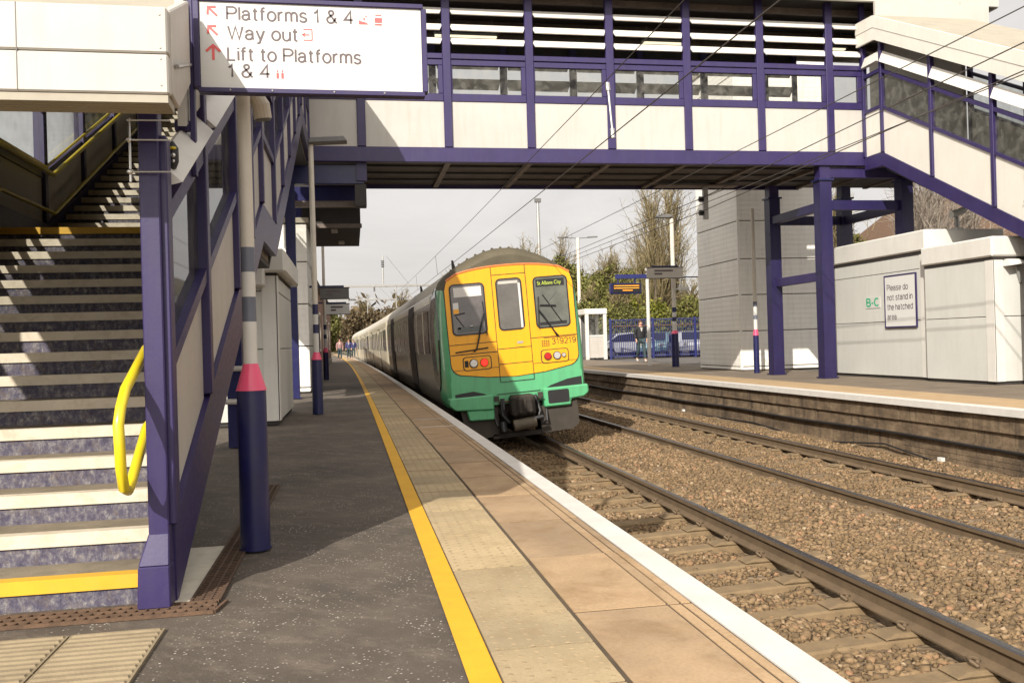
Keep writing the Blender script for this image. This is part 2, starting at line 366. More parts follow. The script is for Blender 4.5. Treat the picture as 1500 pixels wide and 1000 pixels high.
# light sans lettering drawn as strokes (cap height 1)
def _arc(x, y, rx, ry, a0, a1, n=10): return [(x + rx * math.cos(R(a0 + (a1 - a0) * k / n)), y + ry * math.sin(R(a0 + (a1 - a0) * k / n))) for k in range(n + 1)]
def _bowl(x): return [_arc(x + .27, .365, .27, .365, 0, 360, 24)]
GL = {
 'P': ([[(0, 0), (0, 1), (.34, 1)] + _arc(.36, .74, .27, .26, 80, -80) + [(.34, .48), (0, .48)]], .63),
 'l': ([[(0, 0), (0, 1)]], 0), 'i': ([[(0, 0), (0, .73)], [(0, .9), (0, 1.0)]], 0),
 'a': ([[(.02, .53)] + _arc(.24, .53, .21, .2, 165, 0) + [(.45, .1), (.52, .02)], _arc(.21, .21, .21, .2, 60, 330, 14) + [(.45, .2)], [(.45, .46), (.3, .41)]], .52),
 't': ([[(.13, .95), (.13, .14)] + _arc(.25, .13, .12, .12, 180, 270, 5) + [(.3, .01)], [(0, .73), (.3, .73)]], .3),
 'f': ([[(.11, 0), (.11, .82)] + _arc(.25, .84, .14, .16, 180, 90, 5) + [(.31, 1)], [(0, .73), (.3, .73)]], .3),
 'o': ([_arc(.27, .365, .27, .365, 0, 360, 24)], .54), 'r': ([[(0, 0), (0, .73)], [(0, .42)] + _arc(.24, .45, .24, .27, 180, 90, 6) + [(.29, .72)]], .3),
 'm': ([[(0, 0), (0, .73)], [(0, .48)] + _arc(.19, .5, .19, .23, 180, 0) + [(.38, 0)], [(.38, .48)] + _arc(.57, .5, .19, .23, 180, 0) + [(.76, 0)]], .76),
 's': ([_arc(.24, .54, .2, .19, 20, 180, 8) + [(.06, .44), (.24, .37), (.42, .29)] + _arc(.23, .19, .22, .19, 10, -165, 9)], .46),
 '1': ([[(.0, .76), (.12, .80), (.2, .88), (.24, 1), (.24, 0)]], .36),
 '&': ([[(.66, 0), (.2, .66)] + _arc(.29, .82, .16, .18, 220, -50, 10) + [(.12, .46)] + _arc(.25, .26, .25, .26, 130, 320, 10) + [(.56, .3), (.6, .45)]], .68),
 '4': ([[(.43, 0), (.43, 1), (0, .3), (.58, .3)]], .58), 'W': ([[(0, 1), (.24, 0), (.48, 1), (.72, 0), (.96, 1)]], .96),
 'y': ([[(0, .73), (.25, 0)], [(.5, .73), (.22, -.14)] + _arc(.09, -.14, .13, .13, -10, -90, 4) + [(.03, -.27)]], .5),
 'u': ([[(0, .73), (0, .24)] + _arc(.22, .24, .22, .24, 180, 340, 10) + [(.46, .2)], [(.46, .73), (.46, 0)]], .46),
 'L': ([[(0, 1), (0, 0), (.48, 0)]], .5), 'n': ([[(0, 0), (0, .73)], [(0, .46)] + _arc(.23, .5, .23, .23, 180, 0) + [(.46, 0)]], .46), 'h': ([[(0, 0), (0, 1)], [(0, .46)] + _arc(.23, .5, .23, .23, 180, 0) + [(.46, 0)]], .46),
 'e': ([[(.04, .37), (.53, .37)] + _arc(.28, .365, .26, .365, 3, 320, 20)], .54), 'd': ([_arc(.25, .365, .25, .365, 0, 360, 20), [(.5, 0), (.5, 1)]], .5),
 'c': ([_arc(.27, .365, .26, .365, 40, 320, 18)], .5), 'B': ([[(0, 0), (0, 1), (.34, 1)] + _arc(.34, .76, .22, .24, 90, -90, 8) + [(0, .52)], [(.3, .52)] + _arc(.34, .26, .27, .26, 90, -90, 8) + [(0, 0)]], .6),
 'C': ([_arc(.38, .5, .37, .5, 48, 312, 18)], .7), '-': ([[(0, .38), (.3, .38)]], .3),
 '3': ([_arc(.25, .74, .22, .26, 160, -80, 9) + _arc(.25, .26, .26, .26, 85, -160, 9)], .52), '9': ([_arc(.26, .68, .25, .31, 0, 360, 16), [(.51, .68), (.5, .4)] + _arc(.26, .3, .24, .3, 0, -150, 8)], .52),
 '2': ([_arc(.26, .73, .24, .27, 170, -20, 9) + [(.4, .45), (.02, .0), (.52, 0)]], .52)}
def stroke_text(name, body, org, xd, ud, mat, parent, width, height, wt=.14, gap=.2):
    xd = Vector(xd); ud = Vector(ud); nrm = xd.cross(ud); org = Vector(org); x = 0; lay = []
    for ch in body:
        if ch == ' ': x += .34; continue
        st, adv = GL[ch]; lay.append((x, st)); x += adv + gap
    tot = x - gap; sx = width / tot; v = []; f = []; dep = 0
    for x0, st in lay:
        for k, pl in enumerate(st):
            L_, R_ = [], []; h = wt / 2; n = len(pl)
            for i, p in enumerate(pl):
                a = pl[max(0, i - 1)]; b = pl[min(n - 1, i + 1)]
                d0 = Vector((p[0] - a[0], p[1] - a[1])); d1 = Vector((b[0] - p[0], b[1] - p[1]))
                d0 = d0.normalized() if d0.length > 1e-6 else d1.normalized(); d1 = d1.normalized() if d1.length > 1e-6 else d0
                m = Vector((-d0.y - d1.y, d0.x + d1.x)); m = m.normalized() if m.length > 1e-3 else Vector((-d0.y, d0.x))
                q = min(2.0, 1 / max(.4, m.dot(Vector((-d0.y, d0.x)))))
                L_.append((p[0] + m.x * h * q, p[1] + m.y * h * q)); R_.append((p[0] - m.x * h * q, p[1] - m.y * h * q))
            o = len(v); e = .00025 * k
            for a in L_ + R_: v.append(tuple(org + xd * ((a[0] + x0) * sx) + ud * (a[1] * height) + nrm * e))
            f += [(o + i, o + n + i, o + n + i + 1, o + i + 1) for i in range(n - 1)]
    return mesh_obj(name, v, f, mat, parent)

def cx(Y): return -.00017 * Y * Y if Y > 0 else 0.0
def ys(a, b, st):
    n = max(1, int(round((b - a) / st))); return [a + (b - a) * i / n for i in range(n + 1)]
def ribbon(mb, x0, x1, z, Y, mi=0, z1=None):
    for a, b in zip(Y[:-1], Y[1:]):
        zz = z if z1 is None else z1
        mb.add([(x0 + cx(a), a, z), (x1 + cx(a), a, zz), (x1 + cx(b), b, zz), (x0 + cx(b), b, z)], [(0, 1, 2, 3)], mi)
    return mb
def strip_box(mb, x0, x1, z0, z1, Y, mi=0):
    for a, b in zip(Y[:-1], Y[1:]):
        mb.hexa([(x0 + cx(a), a, z0), (x1 + cx(a), a, z0), (x1 + cx(b), b, z0), (x0 + cx(b), b, z0),
                 (x0 + cx(a), a, z1), (x1 + cx(a), a, z1), (x1 + cx(b), b, z1), (x0 + cx(b), b, z1)], mi)
    return mb

# ------------------------------------------------------------------ camera, light, sky
yaw, pitch, roll = .1801, -.0015, .0287
F0 = Vector((math.sin(yaw), math.cos(yaw), 0)); R0 = Vector((math.cos(yaw), -math.sin(yaw), 0)); Z = Vector((0, 0, 1))
Fw = F0 * math.cos(pitch) - Z * math.sin(pitch); U0 = F0 * math.sin(pitch) + Z * math.cos(pitch)
rt = R0 * math.cos(roll) - U0 * math.sin(roll); up = U0 * math.cos(roll) + R0 * math.sin(roll)
cam = bpy.data.cameras.new('camera'); cam.sensor_width = 36; cam.lens = 36 * 1290 / 1500; cam.clip_end = 3000; cam.clip_start = .05
co = bpy.data.objects.new('camera', cam); COL.objects.link(co)
mw = Matrix((rt, up, -Fw)).transposed().to_4x4(); mw.translation = (0, 0, 1.04); co.matrix_world = mw
S.camera = co
SUNV = Vector((.82, 1.35, -1.0)).normalized()
sun = bpy.data.lights.new('sun', 'SUN'); sun.energy = 5.0; sun.angle = R(.53); sun.color = (1, .942, .85)
so = bpy.data.objects.new('sun', sun); COL.objects.link(so); so.rotation_euler = SUNV.to_track_quat('-Z', 'Y').to_euler()
w = bpy.data.worlds.new('World'); S.world = w; w.use_nodes = True
N, L = w.node_tree.nodes, w.node_tree.links
bg = N['Background']; sky = N.new('ShaderNodeTexSky'); sky.sky_type = 'NISHITA'; sky.sun_disc = False
sky.sun_elevation = math.asin(-SUNV.z); sky.sun_rotation = math.atan2(-SUNV.x, -SUNV.y) % (2 * math.pi)
sky.dust_density = 3; sky.air_density = 1.0; sky.ozone_density = 1
hs = N.new('ShaderNodeHueSaturation'); hs.inputs['Saturation'].default_value = .35; L.new(sky.outputs[0], hs.inputs['Color'])
tc = N.new('ShaderNodeTexCoord'); mp = N.new('ShaderNodeMapping'); mp.inputs['Scale'].default_value = (1, 1, 3.2); L.new(tc.outputs['Generated'], mp.inputs['Vector'])
cf = noise(N, L, mp.outputs[0], 2.6, 9, .6, .6)
cl = ramp(N, L, cf, [(.3, (6.45, 6.15, 5.9)), (.5, (7.5, 7.15, 6.85)), (.72, (8.5, 8.1, 7.75))])
dp = N.new('ShaderNodeVectorMath'); dp.operation = 'DOT_PRODUCT'; L.new(tc.outputs['Generated'], dp.inputs[0]); dp.inputs[1].default_value = tuple(-SUNV)
gl = ramp(N, L, dp.outputs['Value'], [(0, (.96, .96, .96)), (.3, (1.15, 1.15, 1.14)), (.65, (1.8, 1.78, 1.74)), (1, (2.5, 2.46, 2.36))])
cl = mixc(N, L, 1.0, cl, gl, 'MULTIPLY')
mx = mixc(N, L, .84, hs.outputs[0], cl)
L.new(mx, bg.inputs['Color']); bg.inputs['Strength'].default_value = .095
S.view_settings.view_transform = 'Standard'; S.view_settings.look = 'None'; S.view_settings.exposure = .34; S.view_settings.gamma = 1
S.cycles.max_bounces = 8; S.cycles.transparent_max_bounces = 16; S.cycles.use_denoising = True
S.cycles.caustics_reflective = False; S.cycles.caustics_refractive = False

# ------------------------------------------------------------------ ground and trackbed
YL = ys(-6, 30, 1.5) + ys(30, 200, 5)[1:]
g = MB(); g.box(-400, 400, -60, 900, -3, -1.35); struct(g.build('ground', 'ground'))
def bedz(x, y):
    z = -.985
    if 4.3 < x < 5.4: z += .07 * math.sin((x - 4.3) / 1.1 * math.pi)
    if x > 7.75: z += .05 + (x - 7.75) * .12
    if 1.6 < x < 3.95: z -= .04
    elif 5.7 < x < 7.7: z -= .022
    return z + .012 * math.sin(x * 5 + y * 3.1) + .012 * math.sin(x * 11.3 - y * 7.7)
v = []; f = []
XS = [1.25 + i * .12 for i in range(61)]; YG = ys(-3, 40, .2) + ys(40, 200, 8)[1:]
for y in YG:
    for x in XS: v.append((x + cx(y), y, bedz(x, y) if y < 40 else -.98))
nx = len(XS)
for j in range(len(YG) - 1):
    for i in range(nx - 1): f.append((j * nx + i, j * nx + i + 1, (j + 1) * nx + i + 1, (j + 1) * nx + i))
struct(mesh_obj('trackbed', v, f, 'bed', smooth=True))

# loose ballast stones (nobody could count them)
n = 135000
Yr = 2.2 + 30 * RNG.random(n) ** 1.75; Xr = 1.55 + 6.75 * RNG.random(n)
sz = .010 + .019 * RNG.random(n) ** 1.6
base = np.array([(-1, -1, -1), (1, -1, -1), (1, 1, -1), (-1, 1, -1), (-1, -1, 1), (1, -1, 1), (1, 1, 1), (-1, 1, 1)], float) * .75
jit = base[None] + RNG.uniform(-.34, .34, (n, 8, 3))
ang = RNG.uniform(0, 6.283, (n, 3)); ca, sa = np.cos(ang), np.sin(ang)
def rotv(p, c, s, i, j):
    q = p.copy(); q[..., i] = p[..., i] * c[:, None] - p[..., j] * s[:, None]; q[..., j] = p[..., i] * s[:, None] + p[..., j] * c[:, None]; return q
for k, (i, j) in enumerate(((0, 1), (1, 2), (0, 2))): jit = rotv(jit, ca[:, k], sa[:, k], i, j)
SL_A = [4.63 + .69 * i - 3 * .69 for i in range(110)]      # sleepers, near track
SL_B = [4.95 + .68 * i - 3 * .68 for i in range(110)]      # sleepers, far track
fourA = (Xr > 1.7) & (Xr < 4.15); fourB = (Xr > 5.5) & (Xr < 7.9)
dA = np.abs((Yr - SL_A[0] + .345) % .69 - .345); dB = np.abs((Yr - SL_B[0] + .34) % .68 - .34)
keep = ~((fourA & (dA < .15) & (RNG.random(n) > .16)) | (fourB & (dB < .14) & (RNG.random(n) > .2)))
keep &= (np.abs(Xr - 3.663) > .1) & (np.abs(Xr - 5.945) > .1) & (np.abs(Xr - 7.45) > .1) & (np.abs(Xr - 2.158) > .1)
Xr, Yr, sz, jit = Xr[keep], Yr[keep], sz[keep], jit[keep]
zr = np.array([bedz(x, y) for x, y in zip(Xr, Yr)]) + sz * .35
P = jit * sz[:, None, None] * np.array([1.15, 1, .8]) + np.stack([Xr - .00017 * Yr ** 2, Yr, zr], 1)[:, None]
n = len(Xr)
fb = np.array([(3, 2, 1, 0), (4, 5, 6, 7), (0, 1, 5, 4), (1, 2, 6, 5), (2, 3, 7, 6), (3, 0, 4, 7)])
F = (fb[None] + (np.arange(n) * 8)[:, None, None]).reshape(-1, 4)
me = bpy.data.meshes.new('ballast_stones'); me.vertices.add(n * 8); me.vertices.foreach_set('co', P.reshape(-1))
me.loops.add(F.size); me.loops.foreach_set('vertex_index', F.reshape(-1).astype(np.int32))
me.polygons.add(len(F)); me.polygons.foreach_set('loop_start', (np.arange(len(F)) * 4).astype(np.int32))
me.update(calc_edges=True); me.materials.append(mt['stone'])
o = bpy.data.objects.new('ballast_stones', me); COL.objects.link(o)
tag(o, 'loose brown ballast stones lying between and beside the rails', 'ballast', kind='stuff')

# rails
prof = [(-.075, 0), (.075, 0), (.075, .012), (.014, .035), (.012, .108), (.036, .12), (.036, .152), (.024, .159), (-.024, .159), (-.036, .152), (-.036, .12), (-.012, .108), (-.014, .035), (-.075, .012)]
def rail(x, top, label):
    Y = ys(-4, 40, 2) + ys(40, 190, 6)[1:]; v = []; f = []; mi = []; n = len(prof)
    for y in Y:
        for a, b in prof: v.append((x + a + cx(y), y, top - .159 + b))
    for j in range(len(Y) - 1):
        for i in range(n):
            f.append((j * n + i, j * n + (i + 1) % n, (j + 1) * n + (i + 1) % n, (j + 1) * n + i)); mi.append(1 if i in (6, 7, 8) else 0)
    f.append(tuple(range(n))); mi.append(0)
    o = mesh_obj('rail', v, f, ['railside', 'railtop'], None, mi=mi)
    tag(o, label, 'rail', 'running rails of the two tracks')
rail(2.158, -.871, 'left rail of the near track tucked below the near platform edge')
rail(3.663, -.779, 'polished rail of the near track emerging from under the train')
rail(5.945, -.891, 'rail of the far track bordering the gravel between the two tracks')
rail(7.45, -.799, 'rail of the far track closest to the opposite platform wall')
# sleepers with spring clips
def sleeper_thing(x0, x1, zl, zr_, y, label, group, rails):
    t = thing('sleeper', ((x0 + x1) / 2, y, zl - .15), label, 'sleeper', group)
    h = .125
    mb = MB(); mb.hexa([(x0, y - h, zl - .2), (x1, y - h, zr_ - .2), (x1, y + h, zr_ - .2), (x0, y + h, zl - .2),
                        (x0, y - h + .03, zl), (x1, y - h + .03, zr_), (x1, y + h - .03, zr_), (x0, y + h - .03, zl)])
    # raised seats at the rails, sagging middle as on a concrete sleeper
    for rx, rz in rails: mb.hexa([(rx - .3, y - .11, rz - .19), (rx + .3, y - .11, rz - .19), (rx + .3, y + .11, rz - .19), (rx - .3, y + .11, rz - .19),
                                  (rx - .2, y - .085, rz - .162), (rx + .2, y - .085, rz - .162), (rx + .2, y + .085, rz - .162), (rx - .2, y + .085, rz - .162)])
    mb.build('concrete_beam', 'sleeper', t, bevel=.015)
    for rx, rz in rails:
        for sd in (-1, 1):
            c = MB(); zz = rz - .135; xx = rx + sd * .085
            c.tube([(xx + sd * .03, y - .05, zz - .012), (xx + sd * .055, y - .015, zz + .012), (xx + sd * .03, y + .045, zz + .014), (xx - sd * .012, y + .045, zz + .006), (xx - sd * .02, y + .005, zz + .004), (xx + sd * .02, y - .03, zz + .012)], .011, 6)
            c.box(xx + sd * .0 - .02, xx + .02, y - .05, y - .02, zz - .03, zz + .004)
            c.build('rail_clip', 'railside', t, smooth=False)
    return t
pa = sleeper_thing(1.66, 4.16, -1.05, -.945, SL_A[0], 'buff concrete sleeper half buried in ballast under the near track', 'sleepers of the near track', [(2.158, -.871), (3.663, -.779)])
pb = sleeper_thing(5.45, 7.95, -1.065, -.965, SL_B[0], 'buff concrete sleeper half buried in ballast under the far track', 'sleepers of the far track', [(5.945, -.891), (7.45, -.799)])
la = pa.location.copy(); lb = pb.location.copy()
for y in SL_A[1:17]: copy_thing(pa, (la.x + cx(y), y, la.z))
for y in SL_B[1:40]: copy_thing(pb, (lb.x + cx(y), y, lb.z))

# ------------------------------------------------------------------ near platform
mb = MB(); ribbon(mb, -14, .43, -.012, YL); struct(mb.build('platform', 'asphalt'))
mb = MB(); strip_box(mb, 1.22, 1.38, -1.3, -.085, YL); struct(mb.build('platform_face', 'wall'))
mb = MB(); strip_box(mb, .4295, 1.2945, -.085, -.004, YL); strip_box(mb, 1.2955, 1.43, -.085, -.075, YL); struct(mb.build('platform_coping', 'jointdirt'))
# coping slabs
mb = MB(); y = -2.87; k = 0
while y < 150:
    L_ = .88; a, b = y + .009, y + L_ - .009; dz = RNG.uniform(-.0015, .002)
    q = [(.815 + cx(a), a), (1.185 + cx(a), a), (1.185 + cx(b), b), (.815 + cx(b), b)]
    mb.hexa([(*p, -.03) for p in q] + [(*p, dz) for p in q])
    for x0, x1 in ((1.195, 1.24), (1.25, 1.285)):
        q = [(x0 + cx(a), a), (x1 + cx(a), a), (x1 + cx(b), b), (x0 + cx(b), b)]
        mb.hexa([(*p, -.03) for p in q] + [(*p, dz) for p in q])
    y += L_
struct(mb.build('platform_edge_slabs', 'coping'))
mb = MB(); y = -2.90; dome = MB()
while y < 150:
    L_ = .366 if y < 40 else 1.83; a, b = y + .007, y + L_ - .007; dz = RNG.uniform(-.0015, .002)
    q = [(.434 + cx(a), a), (.795 + cx(a), a), (.795 + cx(b), b), (.434 + cx(b), b)]
    mb.hexa([(*p, -.03) for p in q] + [(*p, dz) for p in q])
    if 2 < y < 13:
        for i in range(6):
            for j in range(6):
                px = .432 + .368 * (i + .5) / 6 + cx(y); py = y + .366 * (j + .5 + (.25 if i % 2 else -.25)) / 6
                vs = []; 
                for rr, zz in ((.0125, -.001), (.0075, .0014)):
                    vs += [(px + rr * math.cos(t), py + rr * math.sin(t), dz + zz) for t in [k * math.pi / 4 for k in range(8)]]
                dome.add(vs, [(k, (k + 1) % 8, 8 + (k + 1) % 8, 8 + k) for k in range(8)] + [tuple(range(8, 16))])
    y += L_
struct(mb.build('tactile_paving', 'tactile')); struct(dome.build('tactile_domes', 'domes'))
mb = MB(); ribbon(mb, .33, .428, -.004, YL); struct(mb.build('yellow_line', 'yline'))
mb = MB(); strip_box(mb, 1.295, 1.432, -.07, .002, YL); struct(mb.build('white_line', 'wline'))
# marked box on the slabs beside the train
mb = MB()
for a in (11.2, 12.4): mb.box(.82, 1.29, a, a + .03, .0035, .006)
struct(mb.build('painted_marking', 'wline'))
# corduroy paving at the stair foot
mb = MB(); xx = -3.1
while xx < -.74:
    x1 = min(xx + .34, -.72); yy = 1.2
    while yy < 3.5:
        y1 = yy + .388
        mb.box(xx + .004, x1 - .004, yy + .003, y1 - .003, -.03, .0)
        for i in range(8):
            yr = yy + .388 * (i + .5) / 8
            mb.hexa([(xx + .012, yr - .014, 0), (x1 - .012, yr - .014, 0), (x1 - .012, yr + .014, 0), (xx + .012, yr + .014, 0),
                     (xx + .018, yr - .007, .006), (x1 - .018, yr - .007, .006), (x1 - .018, yr + .007, .006), (xx + .018, yr + .007, .006)])
        yy = y1
    xx += .34
struct(mb.build('corduroy_paving', 'corduroy'))
mb = MB(); mb.box(-.9, -.695, 3.87, 4.92, -.03, .0); struct(mb.build('pale_paving_slab', 'slabpale'))
# drain gratings
def grating(x0, x1, y0, y1, label, along):
    t = thing('drain_grating', ((x0 + x1) / 2, (y0 + y1) / 2, 0), label, 'drain', 'rusty drain gratings by the stairs')
    mb = MB(); zt = .004
    mb.box(x0, x1, y0, y1, -.03, -.008); mb.build('channel', 'black', t)
    mb = MB()
    if along == 'x':
        for i in range(4):
            yy = y0 + (y1 - y0) * i / 3; mb.box(x0, x1, yy - .006, yy + .006, -.01, zt)
        k = x0
        while k < x1:
            mb.hexa([(k, y0, -.01), (k + .012, y0, -.01), (k + .042, y1, -.01), (k + .03, y1, -.01), (k, y0, zt - .002), (k + .012, y0, zt - .002), (k + .042, y1, zt - .002), (k + .03, y1, zt - .002)]); k += .042
    else:
        for i in range(4):
            xx = x0 + (x1 - x0) * i / 3; mb.box(xx - .005, xx + .005, y0, y1, -.01, zt)
        k = y0
        while k < y1: mb.box(x0, x1, k, k + .013, -.01, zt - .002); k += .032
    mb.build('grid', 'rust' if along == 'x' else 'rustdark', t)
grating(-3.1, -.575, 3.70, 3.85, 'rusty slotted drain grating across the foot of the left stairs', 'x')
grating(-.69, -.575, 3.86, 7.0, 'rusty drain grating running back from the stair corner past the striped pole', 'y')

# ------------------------------------------------------------------ far platform
FX = 8.273
mb = MB(); ribbon(mb, FX + .3, 13.1, -.004, YL); struct(mb.build('opposite_platform', 'tanasphalt'))
mb = MB(); ribbon(mb, FX + .235, 9.62, .0, YL); struct(mb.build('opposite_platform_paving', 'buff'))
mb = MB(); strip_box(mb, FX, FX + .24, -.09, .005, YL); struct(mb.build('opposite_platform_edge', 'wline'))
mb = MB()
for x, z0, z1 in ((FX + .07, -.32, -.092), (FX + .11, -.5, -.325)):
    y = -4
    while y < 90:
        L_ = .78 if z1 > -.2 else 1.05
        strip_box(mb, x + RNG.uniform(-.006, .006), 13.1, z0, z1, [y + .006, y + L_ - .006]); y += L_
strip_box(mb, FX + .085, 13.0, -.565, -.5, YL)
Yw = [q for q in ys(12.4, 190, 4)]
strip_box(mb, FX + .15, 13.0, -1.3, -.565, Yw)
struct(mb.build('opposite_platform_face', 'wall'))
mb = MB()
for r in range(6):
    y = -4 + (.11 if r % 2 else 0)
    while y < 12.35:
        mb.box(FX + .105 + RNG.uniform(-.004, .004), FX + .4, y + .004, min(y + .216, 12.38), -1.02 + r * .076 + .004, -1.02 + (r + 1) * .076 - .002); y += .22
struct(mb.build('opposite_platform_brickwork', 'wall'))
mb = MB(); mb.box(13.0, 90, -8, 200, -.6, -.03); struct(mb.build('car_park', 'carpark'))
pts = [(8.36, y, -.55 + .012 * math.sin(y * 1.1)) for y in ys(3, 40, .7)]
tag(MB().tube([(p[0] + cx(p[1]), p[1], p[2]) for p in pts], .022, 6).build('cable', 'black', smooth=True), 'long black cable clipped along the opposite platform wall ledge', 'cable')
pts = [(8.37, 22.5, -.80), (8.36, 20, -.84), (8.36, 17.5, -.8), (8.35, 15, -.93), (8.33, 12.8, -.74), (8.32, 11.6, -.86), (8.2, 10.4, -.95)]
tag(MB().tube(pts, .014, 6).build('cable', 'black', smooth=True), 'thin sagging black cable at the foot of the opposite wall', 'cable')
for y, lab in ((21.34, 'small white marker peg at the foot of the opposite wall by the train'), (11.35, 'small white marker block at the foot of the opposite brick wall')):
    t = thing('marker_post', (8.28, y, -.95), lab, 'marker')
    MB().box(8.25, 8.31, y - .05, y + .05, -.98, -.78).build('post', 'white', t, bevel=.005)
    MB().box(8.245, 8.315, y - .055, y + .055, -.86, -.835).build('band', 'rust', t)

# ------------------------------------------------------------------ footbridge
YB, YF = 18.9, 22.1
ft = thing('footbridge', (5.5, 20.5, 0), 'covered purple and cream footbridge with white louvres spanning both tracks', 'footbridge')
posts = [-.86, .33, 2.18, 4.0, 5.83, 7.64, 9.42, 11.15, 12.02]
for yy, sg, nm in ((YB, -1, 'near'), (YF, 1, 'far')):
    o0, o1 = (yy - .03, yy + .06) if sg < 0 else (yy - .06, yy + .03)
    MB().box(-.95, 12.06, min(yy - .05 * 0, yy) - (.04 if sg < 0 else 0), yy + (.1 if sg < 0 else .04), 4.96, 5.28).build('girder', 'purple', ft, bevel=.01)
    for i, x in enumerate(posts):
        wd = .1 if i == 0 else (.09 if i != len(posts) - 1 else .06)
        a, b = (yy - .06, yy + .05) if sg < 0 else (yy - .05, yy + .06)
        MB().box(x - wd, x + wd, a, b, 5.281, 8.75).build('post', 'purple', ft, bevel=.012)
    for i in range(len(posts) - 1):
        w0 = .1 if i == 0 else .09; w1 = .06 if i == len(posts) - 2 else .09
        x0, x1 = posts[i] + w0, posts[i + 1] - w1
        a, b = yy - .015, yy + .02
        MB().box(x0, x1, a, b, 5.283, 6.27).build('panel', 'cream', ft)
        fr = MB(); fa, fb_ = yy - .035, yy + .04
        fr.box(x0, x1, fa, fb_, 6.27, 6.44); fr.box(x0, x1, fa, fb_, 7.05, 7.17); fr.box(x0, x1, fa - .02, fb_ + .02, 7.185, 7.30)
        fr.box(x0, x0 + .03, fa, fb_, 6.441, 7.049); fr.box(x1 - .1, x1, fa, fb_, 6.441, 7.049)
        w_ = fr.build('window_frame', 'purple', ft, bevel=.008)
        MB().box(x0 + .03, x1 - .1, yy - .006, yy + .006, 6.44, 7.05).build('glass', 'glass', w_)
        for zz, hh in (((7.49, .165), (7.79, .165), (8.14, .165)) if sg < 0 else ((7.50, .24), (8.02, .25))):
            lv = MB(); d = .10 * sg
            e = .045
            lv.hexa([(x0 + e, yy + d, zz), (x1 - e, yy + d, zz), (x1 - e, yy + d * .8, zz - .012), (x0 + e, yy + d * .8, zz - .012),
                     (x0 - .02, yy - d * .2, zz + hh), (x1 + .02, yy - d * .2, zz + hh), (x1 + .02, yy - d * .4, zz + hh - .01), (x0 - .02, yy - d * .4, zz + hh - .01)])
            lv.build('louvre', 'louvre', ft)
MB().box(-.9, 12.0, YF + .06, YF + .14, 8.3, 8.755).build('eaves_beam', 'dark', ft)
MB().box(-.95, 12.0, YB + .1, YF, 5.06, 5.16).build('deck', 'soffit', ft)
for x in posts[1:] + [12.9, 14.0]:
    MB().box(x - .06, x + .06, YB + .11, YF - .01, 4.985, 5.055).build('cross_beam', 'beam', ft)
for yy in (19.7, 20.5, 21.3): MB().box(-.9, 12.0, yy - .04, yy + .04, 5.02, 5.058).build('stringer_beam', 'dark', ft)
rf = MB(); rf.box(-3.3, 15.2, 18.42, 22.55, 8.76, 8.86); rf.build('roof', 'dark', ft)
for yy in (19.3, 20.1, 20.9, 21.7): MB().box(-3.2, 15.1, yy - .05, yy + .05, 8.62, 8.758).build('purlin', 'beam', ft)
fa = MB(); fa.box(-3.35, 15.25, 18.34, 18.42, 8.62, 9.15); fa.box(-3.35, 15.25, 22.55, 22.62, 8.62, 9.15); fa.box(15.2, 15.28, 18.42, 22.55, 8.62, 9.15)
fa.build('fascia', 'cream', ft, bevel=.01)
# right landing of the bridge
MB().box(12.06, 14.9, 18.2, 22.1, 5.02, 5.15).build('landing', 'soffit', ft)
MB().box(11.97, 14.9, 18.25, 18.32, 8.18, 8.6).build('gable_panel', 'panelgrey', ft)
MB().box(14.2, 14.28, 18.3, 22.0, 5.15, 8.7).build('end_wall', 'panelgrey', ft)
# supports
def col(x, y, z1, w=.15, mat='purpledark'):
    m_ = MB(); m_.box(x - w, x + w, y - w, y + w, 0, z1); m_.box(x - w - .035, x + w + .035, y - w - .035, y + w + .035, 0, .03)
    for zz in (.25, 1.6, 2.9, 3.7):
        for u in (-.09, .09): m_.ball((x + u * (w / .15), y - w - .002, zz), .018, 6, (1, .6, 1)); m_.ball((x - w - .002, y + u * (w / .15), zz), .018, 6, (.6, 1, 1))
    return m_.build('column', mat, ft)
for x, y in ((10.99, 19.05), (11.03, 21.65), (13.1, 19.05), (13.1, 21.65)):
    col(x, y, 4.62); MB().box(x - .19, x + .19, y - .19, y + .19, 4.62, 4.66).build('cap_plate', 'navy', ft); MB().box(x - .13, x + .13, y - .13, y + .13, 4.66, 4.96).build('column_head', 'purple', ft)
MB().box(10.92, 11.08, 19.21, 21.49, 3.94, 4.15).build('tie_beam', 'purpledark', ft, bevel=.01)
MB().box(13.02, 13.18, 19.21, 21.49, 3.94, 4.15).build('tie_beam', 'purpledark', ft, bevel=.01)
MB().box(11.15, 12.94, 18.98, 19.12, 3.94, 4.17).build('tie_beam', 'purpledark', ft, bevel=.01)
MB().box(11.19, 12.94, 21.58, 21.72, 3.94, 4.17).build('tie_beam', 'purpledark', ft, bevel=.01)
MB().box(11.0, 11.1, 19.21, 21.49, 2.30, 2.52).build('crash_beam', 'purple', ft, bevel=.01)
MB().box(10.9, 13.3, 18.96, 19.14, 4.70, 4.93).build('crosshead', 'purple', ft)
for x, y in ((-1.2, 19.1), (-1.2, 21.8), (-2.8, 19.1), (-2.8, 21.8)): col(x, y, 4.5, .1, 'navy')
for yy in (19.15, 21.8):
    MB().box(-3.0, .36, yy - .1, yy + .1, 4.52, 4.93).build('crosshead', 'navy', ft, bevel=.01)
MB().box(.2, .42, 19.0, 19.2, 4.58, 4.955).build('bracket', 'purple', ft)
MB().box(.16, .4, 18.98, 19.4, 4.05, 4.5).build('bracket', 'dark', ft)
for i, z0 in enumerate((4.1, 4.28)): MB().box(-1.3, .3, 19.5 + i * .9, 19.62 + i * .9, z0, z0 + .1).build('cable_tray', 'beam', ft)
